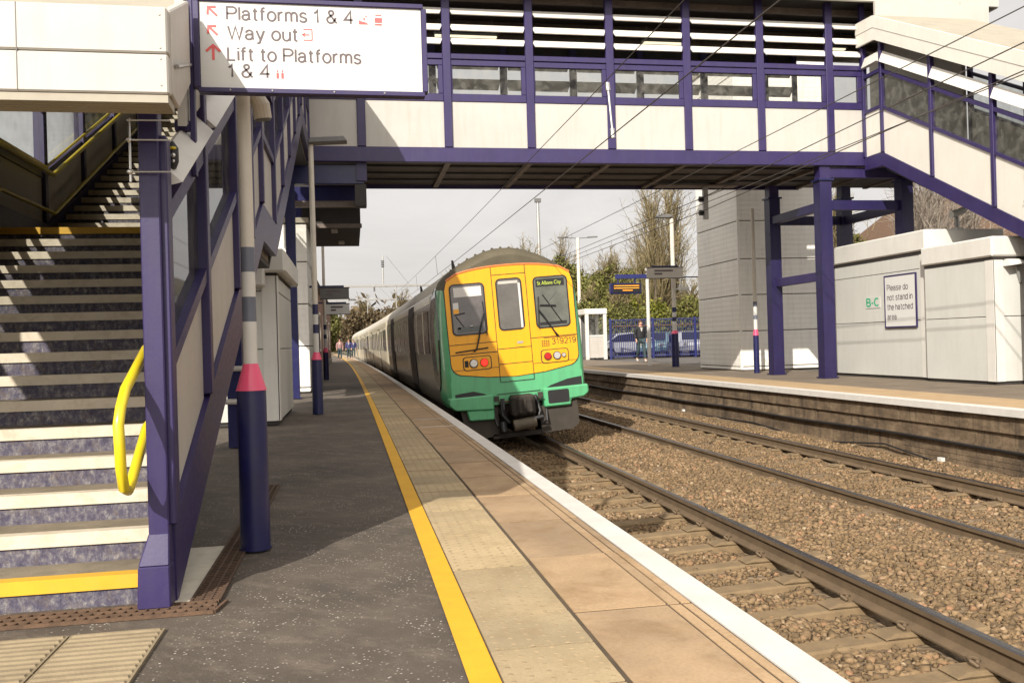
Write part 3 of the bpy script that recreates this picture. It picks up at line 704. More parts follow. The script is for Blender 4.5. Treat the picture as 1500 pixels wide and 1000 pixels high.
# lobby box behind, towards the near lift
MB().box(-3.2, .30, 22.2, 26.4, 4.02, 5.6).build('lobby_box', 'dark', ft)
MB().box(-3.2, .33, 22.15, 22.22, 4.0, 4.1).build('lobby_trim', 'beam', ft)
for x, y in ((-.35, 23.0), (-.2, 25.5)): MB().box(x - .08, x + .08, y - .5, y + .1, 3.985, 4.02).build('soffit_light', 'panelgrey', ft)

# tube lights under the bridge roof
for k, (x0, x1, lab) in enumerate(((2.1, 3.55, 'lit fluorescent tube under the bridge roof, above the sign end'), (7.15, 8.2, 'lit fluorescent tube under the bridge roof, in the middle of the span'), (12.1, 12.5, 'short lit fluorescent tube at the right end of the bridge roof'))):
    t = thing('tube_light', ((x0 + x1) / 2, 20.4, 8.2), lab, 'light', 'tube lights inside the footbridge')
    MB().box(x0, x1, 20.36, 20.44, 8.2, 8.235).build('tube', 'tube', t); MB().box(x0 - .03, x1 + .03, 20.34, 20.46, 8.236, 8.29).build('housing', 'greylamp', t)
    for xx in (x0 + .1, x1 - .1): MB().box(xx - .01, xx + .01, 20.39, 20.41, 8.29, 8.62).build('hanger', 'greylamp', t)

# ------------------------------------------------------------------ stairs
def zprof(P, y):
    for (a, za), (b, zb) in zip(P[:-1], P[1:]):
        if (a <= y <= b): return za + (zb - za) * (y - a) / (b - a)
    return P[0][1] if y < P[0][0] else P[-1][1]
def stair_wall(t, X, out, P, pY, H, mats, string_d=.3, inner=False):
    """side wall of a stair in the plane x = X; out = +1/-1 is its outer side"""
    pY = sorted(pY)
    x0, x1 = sorted((X - .05 * out, X + .03 * out))
    sb = MB()
    for a, b in zip(pY[:-1], pY[1:]):
        za, zb = zprof(P, a), zprof(P, b)
        sb.slant(a, za - string_d, za, b, zb - string_d, zb, min(X - .06 * out, X + .04 * out), max(X - .06 * out, X + .04 * out))
    sb.build('stringer', mats['string'], t)
    for i, y in enumerate(pY):
        z = zprof(P, y); MB().box(min(X - .05 * out, X + .055 * out), max(X - .05 * out, X + .055 * out), y - .045, y + .045, z + .003, z + H['fb']).build('post', mats['frame'], t, bevel=.006)
    for a, b in zip(pY[:-1], pY[1:]):
        za, zb = zprof(P, a), zprof(P, b); a2, b2 = a + .046, b - .046
        za2, zb2 = zprof(P, a2), zprof(P, b2)
        pm = lambda h0, h1, e0, e1: MB().slant(a2, za2 + h0, za2 + h1, b2, zb2 + h0, zb2 + h1, min(X + e0 * out, X + e1 * out), max(X + e0 * out, X + e1 * out))
        pm(.004, H['hp'], -.012, .012).build('panel', mats['panel'], t)
        w_ = pm(H['hp'] + .001, H['hp'] + .07, -.03, .045).build('window_sill', mats['frame'], t); pm(H['wt'], H['wt'] + .08, -.03, .045).build('window_head', mats['frame'], t)
        pm(H['hp'] + .071, H['wt'] - .001, -.004, .004).build('glass', mats.get('glass', 'glass'), w_)
        d0, d1 = .1, -.02
        z0, z1 = H['bl']
        lv = MB(); e = lambda k: X + k * out
        lv.hexa([(e(.02), a2, za2 + z0), (e(.1), a2, za2 + z0 + .02), (e(.1), b2, zb2 + z0 + .02), (e(.02), b2, zb2 + z0),
                 (e(-.02), a2, za2 + z1), (e(-.0), a2, za2 + z1 + .01), (e(-.0), b2, zb2 + z1 + .01), (e(-.02), b2, zb2 + z1)])
        lv.build('louvre', 'louvre', t)

# --- left stair
ls = thing('staircase', (-1.9, 4.0, 0), 'left flight with cream nosings climbing from the near platform between purple framed walls', 'staircase')
r1, g1 = .135, .28; Y0 = 3.93; Z1 = .115 + r1 * 15; YLnd = Y0 + .28 * 15; YL2 = YLnd + 1.4
g2, r2, n2 = .28, .135, 22
Ytop = YL2 + g2 * (n2 - 1); Ztop = Z1 + r2 * n2
nos = []
xs0, xs1 = -2.97, -.835
for k in range(16):
    z = .115 + r1 * k; y = Y0 + g1 * k; yn = y + g1 if k < 15 else YL2
    MB().box(xs0, xs1, y + .05, yn + .02, z - r1 - .05, z).build('tread', 'tread', ls)
    MB().box(xs0, xs1, y + .012, y + .05, z - r1 - .001, z - .05).build('riser', 'riser', ls); nos.append((y, z, k in (0, 15)))
for k in range(n2):
    z = Z1 + r2 * (k + 1); y = YL2 + g2 * k; yn = y + g2 if k < n2 - 1 else 18.9
    MB().box(xs0, xs1, y + .05, yn + .02, z - r2 - .05, z).build('tread', 'tread', ls)
    MB().box(xs0, xs1, y + .012, y + .05, z - r2 - .001, z - .05).build('riser', 'riser', ls); nos.append((y, z, False))
for y, z, ye in nos:
    m_ = MB(); x1 = xs1 if z > .2 else -.87
    m_.box(xs0, x1, y, y + .012, z - .055, z + .003); m_.box(xs0, x1, y + .012, y + .07, z - .049, z + .003)
    o = m_.build('nosing', 'nosingy' if ye else 'nosing', ls)
    if ye: o['label'] = 'yellow stair nosing'
PL = [(3.85, .30), (8.2, 2.36), (9.55, 2.36), (15.9, 5.33), (18.85, 5.33)]
HL = dict(hp=.62, wt=1.25, bl=(1.40, 1.50), fb=1.62)
HL2 = dict(hp=.46, wt=1.2, bl=(1.36, 1.48), fb=1.62)
pYL = [3.9, 4.93, 6.3, 7.3, 8.2, 9.55, 10.9, 12.3, 13.7, 15.0, 15.9, 17.3, 18.78]
stair_wall(ls, -.79, 1, PL, pYL, HL, dict(string='purple', frame='purple', panel='panelgrey', glass='glassr'), .34)
stair_wall(ls, -3.02, -1, PL, pYL, HL2, dict(string='purple', frame='purple', panel='panelgrey'), .34)
# front column
m_ = MB(); m_.box(-.842, -.762, 3.83, 3.91, .2, 2.05); m_.hexa([(-.885, 3.79, 0), (-.755, 3.79, 0), (-.755, 3.92, 0), (-.885, 3.92, 0), (-.88, 3.795, .17), (-.758, 3.795, .17), (-.758, 3.915, .17), (-.88, 3.915, .17)])
m_.hexa([(-.88, 3.795, .171), (-.758, 3.795, .171), (-.758, 3.915, .171), (-.88, 3.915, .171), (-.842, 3.83, .3), (-.762, 3.83, .3), (-.762, 3.91, .3), (-.842, 3.91, .3)])
m_.build('front_column', 'purple', ls, bevel=.005)
m_ = MB(); m_.box(-3.07, -2.99, 3.83, 3.91, 0, 2.05); m_.build('front_column', 'purple', ls, bevel=.005)
# canopy: front fascia with chamfered return, sloping side fascias, roof
m_ = MB()
prof_f = [(3.36, 1.99), (3.36, 2.30), (3.42, 2.34), (4.0, 2.34), (4.0, 1.94), (3.42, 1.94)]
for z0, z1 in ((1.975, 2.118), (2.122, 2.29)):
    m_.box(-3.15, -.625, 3.35, 3.40, z0, z1)
m_.build('front_fascia', 'cream', ls, bevel=.006)
for x in (-2.4, -1.8, -1.2, -.65):
    for z in (2.005, 2.10, 2.14, 2.26): MB().ball((x, 3.349, z), .004, 6, (1, .5, 1)).build('screw', 'steel', ls)
for x in (-1.93, -1.13): MB().box(x - .0015, x + .0015, 3.3485, 3.352, 1.98, 2.288).build('panel_joint', 'greylamp', ls)
m_ = MB(); m_.hexa([(-3.15, 3.36, 1.945), (-.63, 3.36, 1.945), (-.645, 3.56, 1.955), (-3.15, 3.56, 1.955), (-3.15, 3.36, 1.974), (-.63, 3.36, 1.974), (-.645, 3.56, 1.984), (-3.15, 3.56, 1.984)])
m_.build('soffit', 'roofbeige', ls)
m_ = MB(); cpoly = [(3.401, 1.985), (3.72, 2.02), (4.42, 2.32), (4.42, 2.72), (3.401, 2.295)]
m_.prism(cpoly, lambda a, b: (-.66 - (a - 3.4) * .1, a, b), lambda a, b: (-.622 - (a - 3.4) * .1, a, b)); m_.build('corner_fascia', 'panelgrey', ls, bevel=.006)
CP = [(4.46, 2.13), (8.2, 3.96), (9.55, 3.96), (15.9, 6.95), (18.3, 7.3)]
fs_, rf_ = MB(), MB()
for X, e in ((-.775, .06), (-3.16, .06)):
    m_ = MB()
    for (a, za), (b, zb) in zip(CP[:-1], CP[1:]): m_.slant(a, za, za + .62, b, zb, zb + .62, X - .02, X + .02)  # height stretched upward so the canopy shadow falls further right
    m_.build('side_fascia', 'cream', ls)
for (a, za), (b, zb) in zip([(3.41, 1.86)] + CP[:-1], CP): rf_.slant(a, za + .5 if a > 3.5 else 2.22, za + .54 if a > 3.5 else 2.26, b, zb + .5, zb + .54, -3.13, -.80)
rf_.build('roof', 'roofbeige', ls)
# handrails
def hand(pts, r, nm='handrail'): return MB().tube(pts, r, 10).build(nm, 'yellow', ls, smooth=True)
def rpts(P, x, h, y0, y1):
    Y = [y0] + [p[0] for p in P if y0 < p[0] < y1] + [y1]
    return [(x, y, zprof(P, y) + h) for y in Y]
PN = [(3.93, .115), (8.13, 2.14), (9.53, 2.14), (15.7, 5.11), (18.8, 5.11)]
up_ = [(-.885, 3.70, .90), (-.885, 3.62, .83), (-.885, 3.58, .77), (-.885, 3.60, .60), (-.885, 3.635, .52), (-.885, 3.70, .50), (-.885, 3.76, .53)]
hi = [(-.885, y, z) for _, y, z in rpts(PN, 0, .72, 4.3, 18.5)][::-1] + [(-.885, 4.08, 1.06)]
lo = [(-.885, y, z) for _, y, z in rpts(PN, 0, .48, 4.3, 18.5)]
hand(hi + up_ + [(-.885, 4.05, .72)] + lo, .021)
for y, z in ((4.4, .36), (4.05, .99), (5.4, 1.5), (5.5, 1.3)):
    zz = zprof(PN, y) + (.48 if z < .5 or z in (1.3,) else .72); MB().tube([(-.885, y, zz), (-.885, y + .01, zz - .06), (-.83, y + .01, zz - .06)], .009, 6).build('rail_bracket', 'black', ls)
hand(rpts(PN, -2.9, .72, 4.0, 18.5), .024); hand(rpts(PN, -2.9, .33, 4.0, 18.5), .02)
MB().tube(rpts(PN, -2.965, .80, 4.0, 18.5), .014, 8).build('handrail', 'yellow', ls, smooth=True)
# legs under the stair, bracing
for y, z in ((9.94, 2.0), (14.2, 4.0)): MB().box(-1.33, -1.17, y - .08, y + .08, 0, z).build('support_leg', 'navy', ls)
MB().box(-3.10, -3.06, 14.6, 18.8, 3.55, 5.0).build('sun_block_panel', 'panelgrey', ls)  # unseen panel, added to keep sun off the left lift tower
und = MB()
for (a, za), (b, zb) in zip(PN[:-1], PN[1:]): und.slant(a + .1, za - .24, za - .19, b + .1, zb - .24, zb - .19, xs0, xs1)
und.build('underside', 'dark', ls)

# clamp bars round the column with the small lamp
t = thing('clamp_bracket', (-.8, 3.78, 1.75), 'steel clamp bars fixed round the front purple stair column', 'bracket')
for z in (1.78, 1.91, 1.99):
    MB().tube([(-.875, 3.80, z), (-.71, 3.80, z)], .004, 6).build('bar', 'chrome', t)
MB().tube([(-.868, 3.81, 1.74), (-.868, 3.81, 2.0)], .005, 6).build('rod', 'chrome', t)
for z in (1.78, 1.91): MB().ball((-.868, 3.80, z), .012).build('bolt', 'chrome', t)
t = thing('bulkhead_lamp', (-.735, 3.99, 1.84), 'small dark lantern with yellow cap hung beside the front stair column', 'lamp')
MB().tube([(-.735, 3.99, 1.83), (-.735, 3.99, 1.86), (-.735, 3.99, 1.92), (-.735, 3.99, 1.95)], [.012, .024, .024, .004], 10).build('housing', 'black', t, smooth=True)
MB().ball((-.73, 3.966, 1.915), .012, 8, (1.3, .6, .6)).build('cap', 'yellow', t, smooth=True); MB().ball((-.73, 3.968, 1.885), .010, 8, (1, .5, 1)).build('lens', 'chrome', t, smooth=True); MB().ball((-.73, 3.968, 1.86), .007, 8, (1, .5, 1)).build('lens', 'chrome', t, smooth=True)

# ------------------------------------------------------------------ direction sign
SY = 4.5
sg = thing('direction_sign', (-.15, SY, 2.3), 'large white hanging sign listing platforms, way out and lift', 'sign')
sx0, sx1, sz0, sz1 = -.700, .405, 2.318, 2.765
MB().box(sx0 + .012, sx1 - .012, SY, SY + .03, sz0 + .012, sz1 - .012).build('sign_board', 'signwhite', sg)
fr = MB(); fr.box(sx0, sx1, SY - .012, SY + .05, sz0 - .012, sz0 + .012); fr.box(sx0, sx1, SY - .012, SY + .05, sz1 - .012, sz1 + .012)
fr.box(sx0 - .02, sx0 + .01, SY - .012, SY + .05, sz0 + .012, sz1 - .012); fr.box(sx1 - .01, sx1 + .016, SY - .012, SY + .05, sz0 + .012, sz1 - .012)
fr.build('frame', 'purple', sg, bevel=.003)
for x in (-.55, -.35, -.05, .2): MB().ball((x, SY - .012, sz0), .006, 6).build('bolt', 'steel', sg)
MB().box(sx0 - .045, sx0 - .021, SY + .0, SY + .05, 1.90, 3.2).build('hanger_post', 'purple', sg, bevel=.003)
for z in (1.91, 2.12): MB().box(-.82, sx0 - .046, SY + .01, SY + .045, z, z + .05).build('hanger_arm', 'purple', sg, bevel=.003)
MB().tube([(-.62, 3.5, 2.12), (-.735, SY, 2.44)], .008, 6).build('stay', 'steel', sg)
SX = lambda px: sx0 + (px - 288) / (622 - 288) * (sx1 - sx0)
SZ = lambda py, px: sz1 - (py - (2.0 + (px - 288) * .012)) / 133.0 * (sz1 - sz0)
def sline(body, px0, px1, py, h):
    stroke_text('lettering', body, (SX(px0), SY - .0015, SZ(py, px0)), (1, 0, 0), (0, 0, 1), 'ink', sg, SX(px1) - SX(px0), h)
sline('Platforms 1 & 4', 331, 515, 31.5, .062); sline('Way out', 332, 432, 60, .062); sline('Lift to Platforms', 331, 525, 91, .062); sline('1 & 4', 331, 390, 115.5, .062)
def arrow(px, py, ang, s):
    m_ = MB(); c = Vector((SX(px), 0, SZ(py, px))); ca_, sa_ = math.cos(ang), math.sin(ang)
    def pt(a, b): return (c.x + (a * ca_ - b * sa_) * s, SY - .002, c.z + (a * sa_ + b * ca_) * s)
    m_.add([pt(-.5, -.085), (pt(.42, -.085)), pt(.42, .085), pt(-.5, .085)], [(0, 1, 2, 3)])
    for k in (1, -1):
        m_.add([pt(.56, 0), pt(.38, .0), pt(.0, .38 * k), pt(.12, .50 * k)], [(0, 1, 2, 3)])
        m_.v[-4:] = [(p[0], p[1] - .0004 * (1 + (k < 0)), p[2]) for p in m_.v[-4:]]
    m_.build('arrow', 'red', sg)
arrow(310, 20, R(135), .062); arrow(310, 48, R(135), .062); arrow(310, 80, R(90), .075)
def q2(m_, pts): m_.add([(SX(a), SY - .0018, SZ(b, a)) for a, b in pts], [tuple(range(len(pts)))])
m_ = MB(); q2(m_, [(524, 28), (524, 34), (539, 34), (534, 31), (529, 30)]); q2(m_, [(531, 24), (531, 28), (533, 28), (533, 24)]); q2(m_, [(534, 21), (534, 23), (536, 23), (536, 21)]); m_.build('stairs_symbol', 'red', sg)
m_ = MB(); q2(m_, [(549, 19), (549, 20.5), (558, 20.5), (558, 19)]); q2(m_, [(548, 24), (548, 31), (559, 31), (559, 24)]); q2(m_, [(549, 33), (547, 35), (560, 35), (558, 33)]); m_.build('train_symbol', 'red', sg)
m_ = MB()
for p in ([(441, 43), (441, 44.3), (454, 44.3), (454, 43)], [(453, 44.3), (453, 59), (454.4, 59), (454.4, 44.3)], [(441, 59), (441, 60.3), (454, 60.3), (454, 59)], [(439, 51), (439, 52.4), (450, 52.4), (450, 51)], [(439, 51.7), (443, 48.5), (444, 49.5), (441, 51.7)], [(439, 51.7), (441, 51.7), (444, 54), (443, 55)]): q2(m_, p)
m_.build('exit_symbol', 'red', sg)
m_ = MB()
for x in (400, 407): q2(m_, [(x, 109), (x, 117), (x + 3.5, 117), (x + 3.5, 109)]); q2(m_, [(x + .8, 105), (x + .8, 108), (x + 2.6, 108), (x + 2.6, 105)])
m_.build('lift_symbol', 'red', sg)

# ------------------------------------------------------------------ poles and lamps
def striped_pole(name, x, y, label, cat, group, zb, rs, top, rb, bands, cone):
    """zb: top of navy base, bands: list of (z0, z1, mat)"""
    t = thing(name, (x, y, 0), label, cat, group)
    m_ = MB(); m_.cyl(x, y, 0, zb, rb, rb * .97, 20); m_.cyl(x, y, 0, .012, rb * 1.06, rb * 1.06, 20); m_.build('base', 'navy', t, smooth=True)
    MB().cyl(x, y, zb, cone, rb * 1.03, rs * 1.05, 20).build('cone', 'pink', t, smooth=True)
    for z0, z1, mm in bands: MB().cyl(x, y, z0, z1, rs, rs, 20).build('band', mm, t, smooth=True)
    MB().cyl(x, y, bands[-1][1], top, rs, rs * .93, 20).build('pole', 'polecream' if rs > .03 else 'white', t, smooth=True)
    return t
p = striped_pole('striped_pole', -.525, 4.8, 'thick striped pole with magenta collar beside the left stairs', 'pole', None, .83, .036, 3.6, .077,
             [(.97, 1.19, 'white'), (1.19, 1.32, 'bandgrey'), (1.32, 1.45, 'white'), (1.45, 1.58, 'bandgrey')], .97)
t = thing('loudspeaker', (-.43, 4.9, 2.3), 'cream drum loudspeaker behind the striped pole under the sign', 'loudspeaker')
MB().tube([(-.47, 4.86, 2.40), (-.445, 4.88, 2.35), (-.435, 4.89, 2.28)], [.04, .05, .047], 16).build('horn', 'polecream', t)
MB().tube([(-.435, 4.89, 2.282), (-.434, 4.891, 2.272)], [.042, .042], 16).build('grille', 'greylamp', t); MB().box(-.52, -.45, 4.84, 4.87, 2.36, 2.4).build('bracket', 'steel', t)

def led_lamp(x, y, H, head, label, zb, cone, bands, rs=.045, rb=.075, double=False, group='platform lamp posts', topm='white'):
    t = striped_pole('lamp_post', x, y, label, 'lamp post', group, zb, rs, H, rb, bands, cone)
    for sgn in ((1, -1) if double else (head,)):
        m_ = MB(); a, b = (x - .05 * sgn, x + .58 * sgn)
        if double: m_.tube([(x, y, H - .02), (x + .75 * sgn, y, H + .02)], .03, 8); a, b = x + .7 * sgn, x + 1.5 * sgn
        lo_, hi_ = min(a, b), max(a, b)
        m_.hexa([(lo_, y - .12, H + .0), (hi_, y - .12, H + .04 * (sgn > 0)), (hi_, y + .12, H + .04 * (sgn > 0)), (lo_, y + .12, H),
                 (lo_ + .04, y - .09, H + .1), (hi_ - .06, y - .09, H + .13), (hi_ - .06, y + .09, H + .13), (lo_ + .04, y + .09, H + .1)])
        m_.build('lamp_head', 'greylamp', t, bevel=.015)
    return t
bd = lambda c, k=1: [(c, c + .30 * k, 'white'), (c + .30 * k, c + .44 * k, 'navy'), (c + .44 * k, c + .6 * k, 'white'), (c + .6 * k, c + .76 * k, 'navy')]
led_lamp(-.555, 14.34, 4.28, 1, 'near lamp post with navy base in front of the left lift', .86, .98, bd(.98), .045, .085)
led_lamp(-.85, 29.65, 4.64, 1, 'farther left lamp post beside the brick station building', .9, 1.05, bd(1.05), .05, .09)
led_lamp(11.55, 30.4, 5.4, -1, 'lamp post with magenta collar on the opposite platform before the blue fence', 1.2, 1.32, bd(1.32, 1.1), .08, .13)
led_lamp(16.35, 62, 8.5, 1, 'tall white twin headed lamp post in the car park beyond the train', 1.2, 1.3, bd(1.3), .13, .16, True)
# slim striped drainpipe pole by the right lift
striped_pole('striped_pole', 11.15, 23.06, 'slim striped downpipe pole against the opposite lift tower', 'pole', None, 1.05, .055, 4.6, .08, [(1.22, 1.5, 'white'), (1.5, 1.62, 'bandgrey'), (1.62, 1.85, 'white'), (1.85, 2.0, 'bandgrey')], 1.22)
# communications mast
t = thing('mast', (17.4, 80, 0), 'thin grey mast rising behind the train roof', 'mast')
MB().tube([(17.4, 80, 0), (17.36, 80, 14.2)], [.22, .13], 8).build('pole', 'steel', t); MB().box(17.1, 17.65, 79.8, 80.2, 14.0, 14.35).build('antenna', 'greylamp', t)

# left hanging signs (lettering unreadable in the photo: short grey dashes)
def hang_sign(x0, x1, y, z0, z1, label, mat, support):
    t = thing('hanging_sign', ((x0 + x1) / 2, y, z0), label, 'sign', 'hanging platform signs')
    MB().box(x0, x1, y, y + .08, z0, z1).build('sign_board', mat, t); f_ = MB()
    f_.box(x0 - .02, x1 + .02, y - .01, y + .09, z0 - .02, z0); f_.box(x0 - .02, x1 + .02, y - .01, y + .09, z1, z1 + .02); f_.build('frame', 'black', t)
    m_ = MB(); k = x0 + .2 * (x1 - x0)
    for j, fr_ in enumerate((.72, .42)):
        zz = z0 + (z1 - z0) * (.62 - .3 * j)
        m_.box(k, x0 + fr_ * (x1 - x0), y - .004, y - .001, zz, zz + .05 * (z1 - z0) / .3)
    m_.build('lettering', 'ink', t)
    s_ = MB()
    s_.box(min(support), max(support), y + .02, y + .06, z1 + .02, z1 + .07)
    s_.build('hanger', 'navy', t)
    return t
hang_sign(-.72, -.03, 22.0, 2.25, 2.5, 'dark hanging sign seen edge lit under the left canopy', 'greylamp', (-1.1, -.15))
hang_sign(-.86, -.04, 32.0, 2.24, 2.6, 'white hanging sign farther along the near platform', 'signwhite', (-1.4, -.15))
t = hang_sign(10.43, 11.77, 30.0, 3.2, 3.57, 'pale sign board fixed to the lamp post on the opposite platform', 'panelgrey', (10.6, 11.6))
MB().box(11.75, 12.6, 30.02, 30.06, 3.2, 3.24).build('arm', 'black', t)
# departure board
t = thing('departure_board', (10.6, 33, 2.8), 'dark departure screen with amber rows hung above the opposite platform', 'screen')
MB().box(9.96, 11.23, 33, 33.2, 2.82, 3.24).build('case', 'navy', t, bevel=.02); MB().box(10.06, 11.18, 32.985, 32.998, 2.88, 3.2).build('screen', 'black', t)
m_ = MB()
for k, (a, b) in enumerate(((10.1, 11.12), (10.1, 11.12), (10.45, 10.85))): m_.box(a, b, 32.978, 32.984, 3.12 - k * .09, 3.15 - k * .09)
m_.build('amber_text', 'ledo', t)
MB().tube([(11.5, 33.1, 0), (11.5, 33.1, 3.6)], .07, 12).build('post', 'white', t); MB().box(10.2, 11.5, 33.04, 33.16, 3.42, 3.58).build('arm', 'fence', t)
for x in (10.3, 11.0): MB().box(x - .02, x + .02, 33.08, 33.12, 3.24, 3.42).build('hanger', 'fence', t)
t = thing('security_camera', (11.5, 32.7, 3.66), 'white security camera on top of the departure board post', 'camera')
MB().box(11.3, 11.7, 32.6, 32.75, 3.66, 3.8).build('body', 'white', t, bevel=.02); MB().box(11.46, 11.54, 32.68, 33.0, 3.6, 3.66).build('bracket', 'white', t)
t = thing('security_camera', (11.85, 30.2, 2.75), 'white security camera under the pale sign on the lamp post', 'camera')
MB().box(11.65, 12.05, 30.1, 30.25, 2.74, 2.88).build('body', 'white', t, bevel=.02); MB().box(11.55, 11.68, 30.2, 30.3, 2.78, 2.83).build('bracket', 'white', t)

# ------------------------------------------------------------------ lift towers
def tower(x0, x1, y0, y1, joints, H, label):
    t = thing('lift_tower', ((x0 + x1) / 2, (y0 + y1) / 2, 0), label, 'lift tower', 'lift towers at the bridge ends')
    MB().box(x0 + .03, x1 - .03, y0 + .03, y1 - .03, 0, H).build('core', 'dark', t)
    z = 0.02
    for j in joints + [H]:
        MB().box(x0, x1, y0, y1, z, j - .012).build('cladding_course', 'cladding', t, bevel=.012); z = j + .012
    tr = MB(); tr.box(x0 - .012, x0 + .06, y0 - .012, y0 + .06, .03, H); tr.build('corner_trim', 'cladding', t, bevel=.01)
    MB().box(x0 - .05, x1 + .05, y0 - .05, y1 + .05, H, H + .12).build('roof', 'roofbeige', t)
    return t
tower(11.47, 14.6, 24.75, 27.9, [.12, 1.19, 2.28, 3.36, 4.5, 5.6, 6.7, 7.8, 8.9], 9.6, 'grey ribbed lift tower beyond the bridge on the opposite platform')
tl = tower(-4.2, -.98, 21.4, 24.6, [.12, 1.1, 2.1, 3.1, 4.0], 4.02, 'grey ribbed lift tower under the left end of the bridge')
MB().box(-4.2, -1.0, 22.3, 26.5, 5.62, 10.6).build('upper_shaft', 'cladding', tl)

# ------------------------------------------------------------------ cabins
def cabin(x0, x1, y0, y1, seams, zt, fz0, fz1, label, over=.05, face=-1):
    t = thing('equipment_cabin', ((x0 + x1) / 2, (y0 + y1) / 2, 0), label, 'cabin', 'panelled equipment cabins under the stairs')
    MB().box(x0 + .03, x1 - .03, y0 + .03, y1 - .03, 0, zt).build('core', 'dark', t)
    z = .06
    w_ = MB()
    for s_ in seams + [zt]: w_.box(x0, x1, y0, y1, z, s_ - .006); z = s_ + .006
    w_.build('wall', 'cabin', t, bevel=.006)
    tr = MB()
    fx = x0 if face < 0 else x1
    tr.box(fx - .012, fx + .012, y0 - .012, y0 + .2, .06, zt); tr.box(min(fx, fx - face * .2), max(fx, fx - face * .2), y0 - .012, y0, .06, zt)
    tr.build('corner_trim', 'white', t)
    m_ = MB(); o = over
    m_.box(x0 - o, x1 + o, y0 - o, y1 + o, fz0, fz1); m_.build('roof', 'white', t, bevel=.03)
    m_ = MB(); m_.box(x0 - .004, x1 + .004, y0 - .004, y1 + .004, zt, fz0); m_.build('eaves_gap', 'dark', t)
    return t
cabin(11.9, 13.7, 16.62, 20.4, [1.27, 2.36], 2.66, 2.73, 3.17, 'larger pale cabin carrying a notice under the opposite stairs')
cabin(11.74, 13.5, 14.47, 16.45, [1.27], 2.32, 2.38, 2.76, 'smaller pale cabin with low roof at the right edge under the opposite stairs')
cl_ = cabin(-2.4, -1.0, 12.55, 15.4, [1.05, 1.85], 2.06, 2.10, 2.42, 'grey cabin tucked under the left stairs behind the lamp post', .13, 1)
MB().box(-2.3, -1.14, 12.2, 12.5, 1.9, 2.3).build('end_hood', 'white', cl_, bevel=.02)
t = thing('notice', (11.87, 17.5, 1.15), 'framed notice on the cabin asking people not to stand in the hatched area', 'sign')
MB().box(11.865, 11.885, 16.95, 18.03, 1.16, 2.27).build('board', 'signwhite', t)
f_ = MB(); f_.box(11.858, 11.888, 16.92, 18.06, 1.13, 1.16); f_.box(11.858, 11.888, 16.92, 18.06, 2.27, 2.30); f_.box(11.858, 11.888, 16.92, 16.95, 1.16, 2.27); f_.box(11.858, 11.888, 18.03, 18.06, 1.16, 2.27); f_.build('frame', 'purple', t)
for k, (s_, w_) in enumerate((('Please do', .75), ('not stand in', .90), ('the hatched', .90), ('area', .32))):
    stroke_text('lettering', s_, (11.862, 17.95, 1.96 - k * .215), (0, -1, 0), (0, 0, 1), 'ink', t, w_, .125, .13)
t = thing('sticker', (11.89, 18.5, 1.66), 'small green lettered sticker on the cabin left of the notice', 'sticker')
stroke_text('lettering', 'B-C', (11.886, 18.79, 1.65), (0, -1, 0), (0, 0, 1), 'green', t, .47, .17, .2)
MB().box(11.888, 11.897, 18.27, 18.83, 1.60, 1.85).build('backing', 'cabin', t)
t = thing('security_camera', (13.2, 17.4, 3.17), 'white security camera on a short grey post above the cabin roof', 'camera')
MB().tube([(13.25, 17.4, 3.17), (13.25, 17.4, 3.55)], .05, 10).build('post', 'steel', t); MB().box(13.17, 13.33, 17.3, 17.5, 3.17, 3.3).build('base', 'white', t)
MB().tube([(13.05, 17.3, 3.58), (13.4, 17.35, 3.68)], .075, 10).build('body', 'white', t)
t = thing('vent_hood', (12.2, 14.42, 2.3), 'small cream vent hood on the end wall of the smaller cabin', 'vent')
MB().hexa([(11.95, 14.25, 2.2), (12.25, 14.25, 2.24), (12.25, 14.46, 2.24), (11.95, 14.46, 2.2), (11.98, 14.4, 2.33), (12.25, 14.4, 2.33), (12.25, 14.46, 2.33), (11.98, 14.46, 2.33)]).build('hood', 'white', t)
MB().tube([(12.2, 14.44, 2.2), (12.3, 14.44, 1.9)], .03, 8).build('pipe', 'steel', t)

# ------------------------------------------------------------------ right stair
rs_ = thing('staircase', (13.1, 8.5, 0), 'right hand covered stair descending over the cabins on the opposite platform', 'staircase')
sl = .517; PR = [(8.4, 5.14 - sl * 9.77), (18.17, 5.14), (18.88, 5.14)]
HR = dict(hp=1.0, wt=1.82, bl=(2.05, 2.3), fb=2.54)
pYR = [8.45, 9.4, 11.15, 12.9, 14.66, 16.42, 18.12, 18.82]
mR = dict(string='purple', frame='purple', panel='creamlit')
stair_wall(rs_, 12.0, -1, PR, pYR, HR, mR, .30); stair_wall(rs_, 14.25, 1, PR, pYR[:-1], HR, mR, .30)
fz = [(8.0, 2.6 + 5.14 - sl * 10.17), (18.17, 7.68), (18.86, 7.72)]
m_ = MB(); m2 = MB()
for (a, za), (b, zb) in zip(fz[:-1], fz[1:]):
    m_.slant(a, za, za + .275, b, zb, zb + .275, 11.84, 11.9); m_.slant(a, za + .28, za + .55, b, zb + .28, zb + .55, 11.83, 11.9)
    m2.slant(a, za + .52, za + .56, b, zb + .52, zb + .56, 11.9, 14.3)
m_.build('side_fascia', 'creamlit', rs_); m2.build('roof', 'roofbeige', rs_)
m_ = MB()
for (a, za), (b, zb) in zip(fz[:-1], fz[1:]): m_.slant(a, za, za + .55, b, zb, zb + .55, 14.3, 14.36)
m_.build('side_fascia', 'cream', rs_)
m_ = MB(); m3 = MB(); k = 0
while True:
    y = 18.1 - .29 * k; z = 5.08 - .15 * k
    if z < .15: break
    m_.box(12.05, 14.2, y - .29, y, z - .17, z - .15); m_.box(12.05, 14.2, y - .31, y - .285, z - .3, z - .151); k += 1
m_.build('tread_flight', 'tread', rs_)
